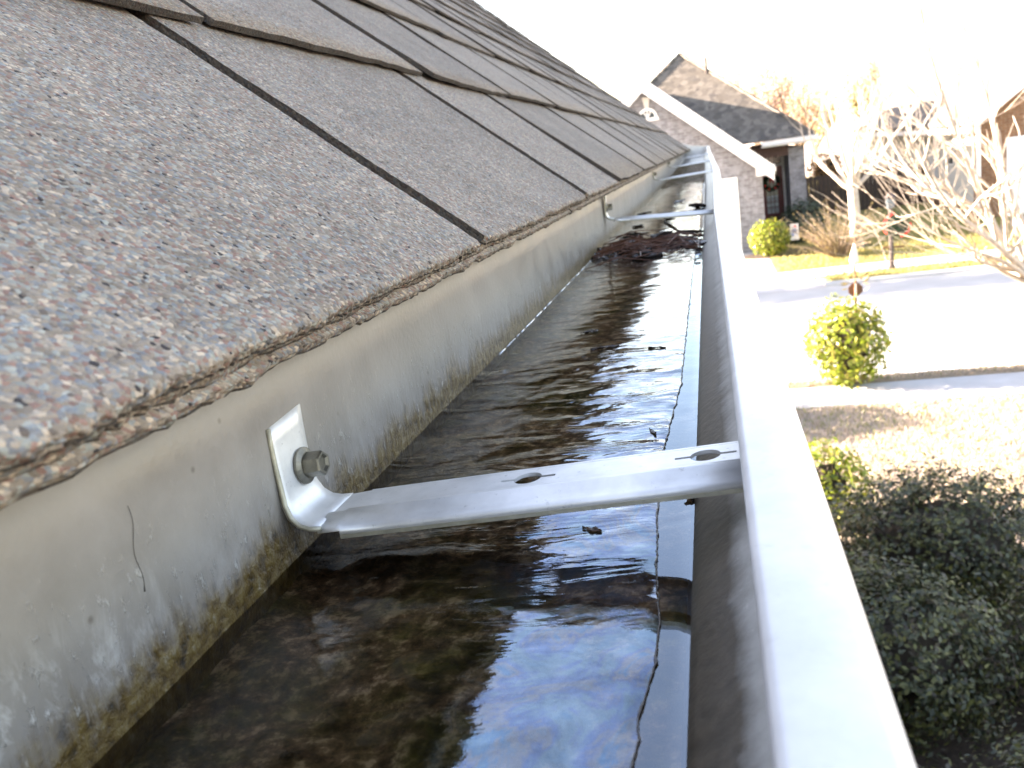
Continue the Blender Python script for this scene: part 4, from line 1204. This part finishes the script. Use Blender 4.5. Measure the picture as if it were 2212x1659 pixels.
def wreath(label, c, r, red_ring=False):
    t = thing('wreath', label, 'wreath', (c[0], c[1], c[2] - r))
    rnd = random.Random(int(c[0] * 100)); b = MB()
    for _ in range(700):
        a = rnd.uniform(0, 6.28); q = rnd.gauss(0, r * .13) - (rnd.random() * r * .6 if red_ring else 0); q2 = rnd.gauss(0, r * .12)
        p = Vector(((r * .78 + q) * math.cos(a), q2, r + (r * .78 + q) * math.sin(a)))
        d = Vector((rnd.gauss(0, 1), rnd.gauss(0, .5), rnd.gauss(0, 1))).normalized() * r * .16; w = d.orthogonal().normalized() * r * .035
        b.face([p - d, p + w, p + d, p - w])
    b.build('greenery', M_GREEN, t)
    b = MB()
    b.tube([(r * .75 * math.cos(i * .3142), 0, r + r * .75 * math.sin(i * .3142)) for i in range(21)], [r * .07] * 21, 6); b.build('hoop', M_TWIG, t)
    b = MB()
    if red_ring:
        for a0, a1 in ((100, 215), (-75, 5)):
            pts = [((r * .95) * math.cos(R(a0 + (a1 - a0) * i / 12)), -.05 + .02 * math.sin(i * 1.9), r + (r * .95) * math.sin(R(a0 + (a1 - a0) * i / 12))) for i in range(13)]
            b.tube(pts, [r * (.05 + .04 * abs(math.sin(i * 1.3))) for i in range(13)], 6)
    else:
        for sx in (-1, 1):
            b.tube([(0, -.07, r * 1.8), (sx * r * .28, -.09, r * 2.0), (sx * r * .36, -.08, r * 1.78), (0, -.07, r * 1.75)], [.02, .045, .045, .02], 6)
            b.tube([(0, -.07, r * 1.75), (sx * r * .12, -.08, r * 1.3), (sx * r * .2, -.08, r * .95)], [.025, .03, .02], 6)
        for a in (200, 245, 300, 340):
            b.tube([(r * .78 * math.cos(R(a)) - .03, -.06, r + r * .78 * math.sin(R(a))), (r * .78 * math.cos(R(a)) + .03, -.06, r + r * .78 * math.sin(R(a)))], [.035, .035], 6)
    b.build('ribbon', M_RED, t)
wreath('green wreath with a red bow hanging on the dark red door', (2.11, 31.25, 1.62), .30)

# ================================================================== SIDING HOUSE TO THE RIGHT
h2 = thing('siding_house', 'beige siding house with brick garage front at the right edge', 'house')
WX, FY, BY, EV2 = 7.5, 26.2, 46.0, 2.95
b = MB(); b.box((WX + .03, FY + .4, 0), (17.0, BY, EV2)); b.build('wall', M_SIDING, h2)
bh = .2
for i in range(14):
    z0 = .30 + i * bh * .95
    if z0 + bh > EV2: break
    b = MB(); b.prism([(WX + .029, z0), (WX - .018, z0), (WX + .004, z0 + bh), (WX + .029, z0 + bh)], 'y', FY + .402, BY)
    b.build('siding_board', M_SIDING, h2)
b = MB(); b.box((WX - .03, FY + .41, .0), (WX + .028, BY, .295)); b.build('brick_base', M_BRICK2, h2)
for (y, z, w_, hh_) in ((38.2, 1.15, .5, .75), (33.2, .95, .5, .7), (31.4, 1.65, .55, .7), (29.6, 1.55, .5, .65)):
    b = MB(); b.box((WX - .05, y - w_ / 2 - .06, z - .06), (WX - .019, y + w_ / 2 + .06, z + hh_ + .06)); wdo = b.build('window', M_WHITE, h2)
    b = MB(); b.box((WX - .06, y - w_ / 2, z), (WX - .051, y + w_ / 2, z + hh_)); b.build('pane', M_GLASS, wdo)
# brick front with gable and garage door
gax, sl2 = 12.2, .72
b = MB()
fx0 = 7.28
b.prism([(fx0, 0), (17.1, 0), (17.1, EV2), (gax, EV2 + (gax - fx0) * sl2), (fx0, EV2)], 'y', FY - .2, FY + .398); b.build('front_wall', M_BRICK2, h2)
b = MB(); slab(b, gax, EV2 + (gax - fx0) * sl2 + .03, fx0 - .35, EV2 - .35 * sl2 + .03, FY - .5, BY + .3, .10); b.build('roof', M_FROOF, h2)
b = MB(); slab(b, gax, EV2 + (gax - fx0) * sl2 + .032, 17.5, EV2 + (gax - fx0) * sl2 + .032 - (17.5 - gax) * sl2, FY - .5, BY + .3, .10); b.build('roof', M_FROOF, h2)
b = MB(); slab(b, gax, EV2 + (gax - fx0) * sl2 - .15, fx0 - .4, EV2 - .4 * sl2 - .15, FY - .58, FY - .502, .26); b.build('rake_trim', M_WHITE, h2)
b = MB(); b.box((fx0 - .45, FY - .5, EV2 - .42), (fx0 - .33, BY + .3, EV2 - .28)); b.build('eave_gutter', M_WHITE, h2)
b = MB(); b.box((fx0 - .10, FY - .29, .25), (fx0 - .003, FY - .19, EV2 - .2)); b.build('downspout', M_WHITE, h2)
b = MB(); b.box((7.93, FY - .26, .12), (12.9, FY - .202, 2.25)); gd2 = b.build('garage_door_frame', M_WHITE, h2)
for r_ in range(4):
    for c_ in range(4):
        x0 = 8.05 + c_ * 1.2; z0 = .15 + r_ * .5
        b = MB(); b.box((x0, FY - .29, z0), (x0 + 1.15, FY - .261, z0 + .46)); b.build('panel', M_WHITE, gd2)
b = MB(); b.face([(7.6, 18.45, .009), (13.5, 18.45, .009), (13.2, 20.45, .115), (7.9, 20.45, .115)]); b.face([(7.9, 20.46, .117), (13.2, 20.46, .117), (13.2, 26, .125), (7.9, 26, .125)])
tag(b.build('driveway', M_CONC), 'concrete driveway of the siding house at the right edge', None, None, 'structure')
# fence between the houses
fn = thing('wooden_fence', 'dark wooden board fence between the two houses', 'fence', (3.1, 33, .1))
for i in range(30):
    b = MB(); b.box((i * .146, 0, 0), (i * .146 + .138, .022, 1.42 + .02 * (i % 2))); b.build('board', M_FENCE, fn)

# ================================================================== STREET FURNITURE
lp = thing('lamp_post', 'dark lamp post with crossbar standing by the far sidewalk', 'lamp post', (3.64, 19.15, .1))
b = MB(); b.tube([(0, 0, 0), (0, 0, .1), (0, 0, .11), (.01, 0, 1.28)], [.075, .07, .05, .042], 8); b.build('post', M_METALD, lp)
b = MB(); b.tube([(-.2, 0, .5), (.26, 0, .48)], [.022, .022], 6); b.build('crossbar', M_BROWN, lp)
b = MB(); b.tube([(.01, 0, 1.28), (.01, 0, 1.32), (.01, 0, 1.5), (.01, 0, 1.54)], [.03, .075, .095, .02], 6); b.build('lantern', M_GLASS, lp)
b = MB(); b.tube([(.01, 0, 1.542), (.01, 0, 1.57), (.01, 0, 1.64)], [.12, .1, .012], 6); b.build('lantern_cap', M_METALD, lp)
wreath('red ribboned wreath hanging on the lamp post', (3.74, 19.04, 1.06), .27, True)

gp = thing('garden_sign', 'brown octagonal sign seen from behind on a slim pole above the round shrub', 'sign', (1.66, 11.16, .1))
b = MB(); b.tube([(0, 0, -.03), (.01, 0, .6), (.03, 0, 1.2), (.02, 0, 1.5), (.06, 0, 2.02)], [.018, .018, .016, .013, .006], 8); b.build('pole', M_BROWN, gp)
b = MB(); oc = [(.03 + .092 * math.cos(R(22.5 + 45 * i)), 1.13 + .092 * math.sin(R(22.5 + 45 * i))) for i in range(8)]
b.prism(oc, 'y', .02, .026); b.build('plate', M_BROWN, gp)
b = MB(); b.box((.02, -.022, 1.045), (.036, -.017, 1.21)); b.build('pole_highlight', M_WHITE, gp)  # white strip painting the highlight on the front of the pole
b = MB(); b.tube([(.02, 0, 1.44), (.02, 0, 1.50), (.03, 0, 1.60), (.035, 0, 1.72)], [.02, .055, .04, .008], 8); b.build('finial', M_MORT, gp)
b = MB(); rnd = random.Random(4)
for i in range(34):
    a = rnd.uniform(0, 6.28); p = Vector((.03 + .14 * math.cos(a), .1 * math.sin(a), 1.27 + rnd.gauss(0, .07)))
    d = Vector((math.cos(a), math.sin(a), rnd.uniform(-.4, .8))).normalized() * .05; w = d.orthogonal().normalized() * .014
    b.face([p - d, p + w, p + d, p - w])
b.build('creeper', M_TWIGY, gp)

gf = thing('garden_flag', 'small white garden flag with coloured print among the porch shrubs', 'flag', (2.14, 24.15, .1))
b = MB(); b.tube([(-.12, 0, 0), (-.12, 0, .74), (.13, 0, .74)], [.01, .01, .008], 6); b.build('stake', M_METALD, gf)
b = MB(); b.grid(lambda s, t: (-.1 + .22 * s, .012 * math.sin(s * 5 + t * 3), .28 + .44 * t), 8, 10); solid(b.build('cloth', M_WHITE, gf), .003)
b = MB(); b.grid(lambda s, t: (-.05 + .12 * s, -.012 + .012 * math.sin(s * 3 + t * 3), .40 + .18 * t), 6, 6); solid(b.build('print', M_BLUE, gf), .002)
b = MB(); b.grid(lambda s, t: (-.03 + .09 * s, -.012 + .012 * math.sin(s * 3 + t * 3), .60 + .08 * t), 6, 4); solid(b.build('print', M_RED, gf), .002)
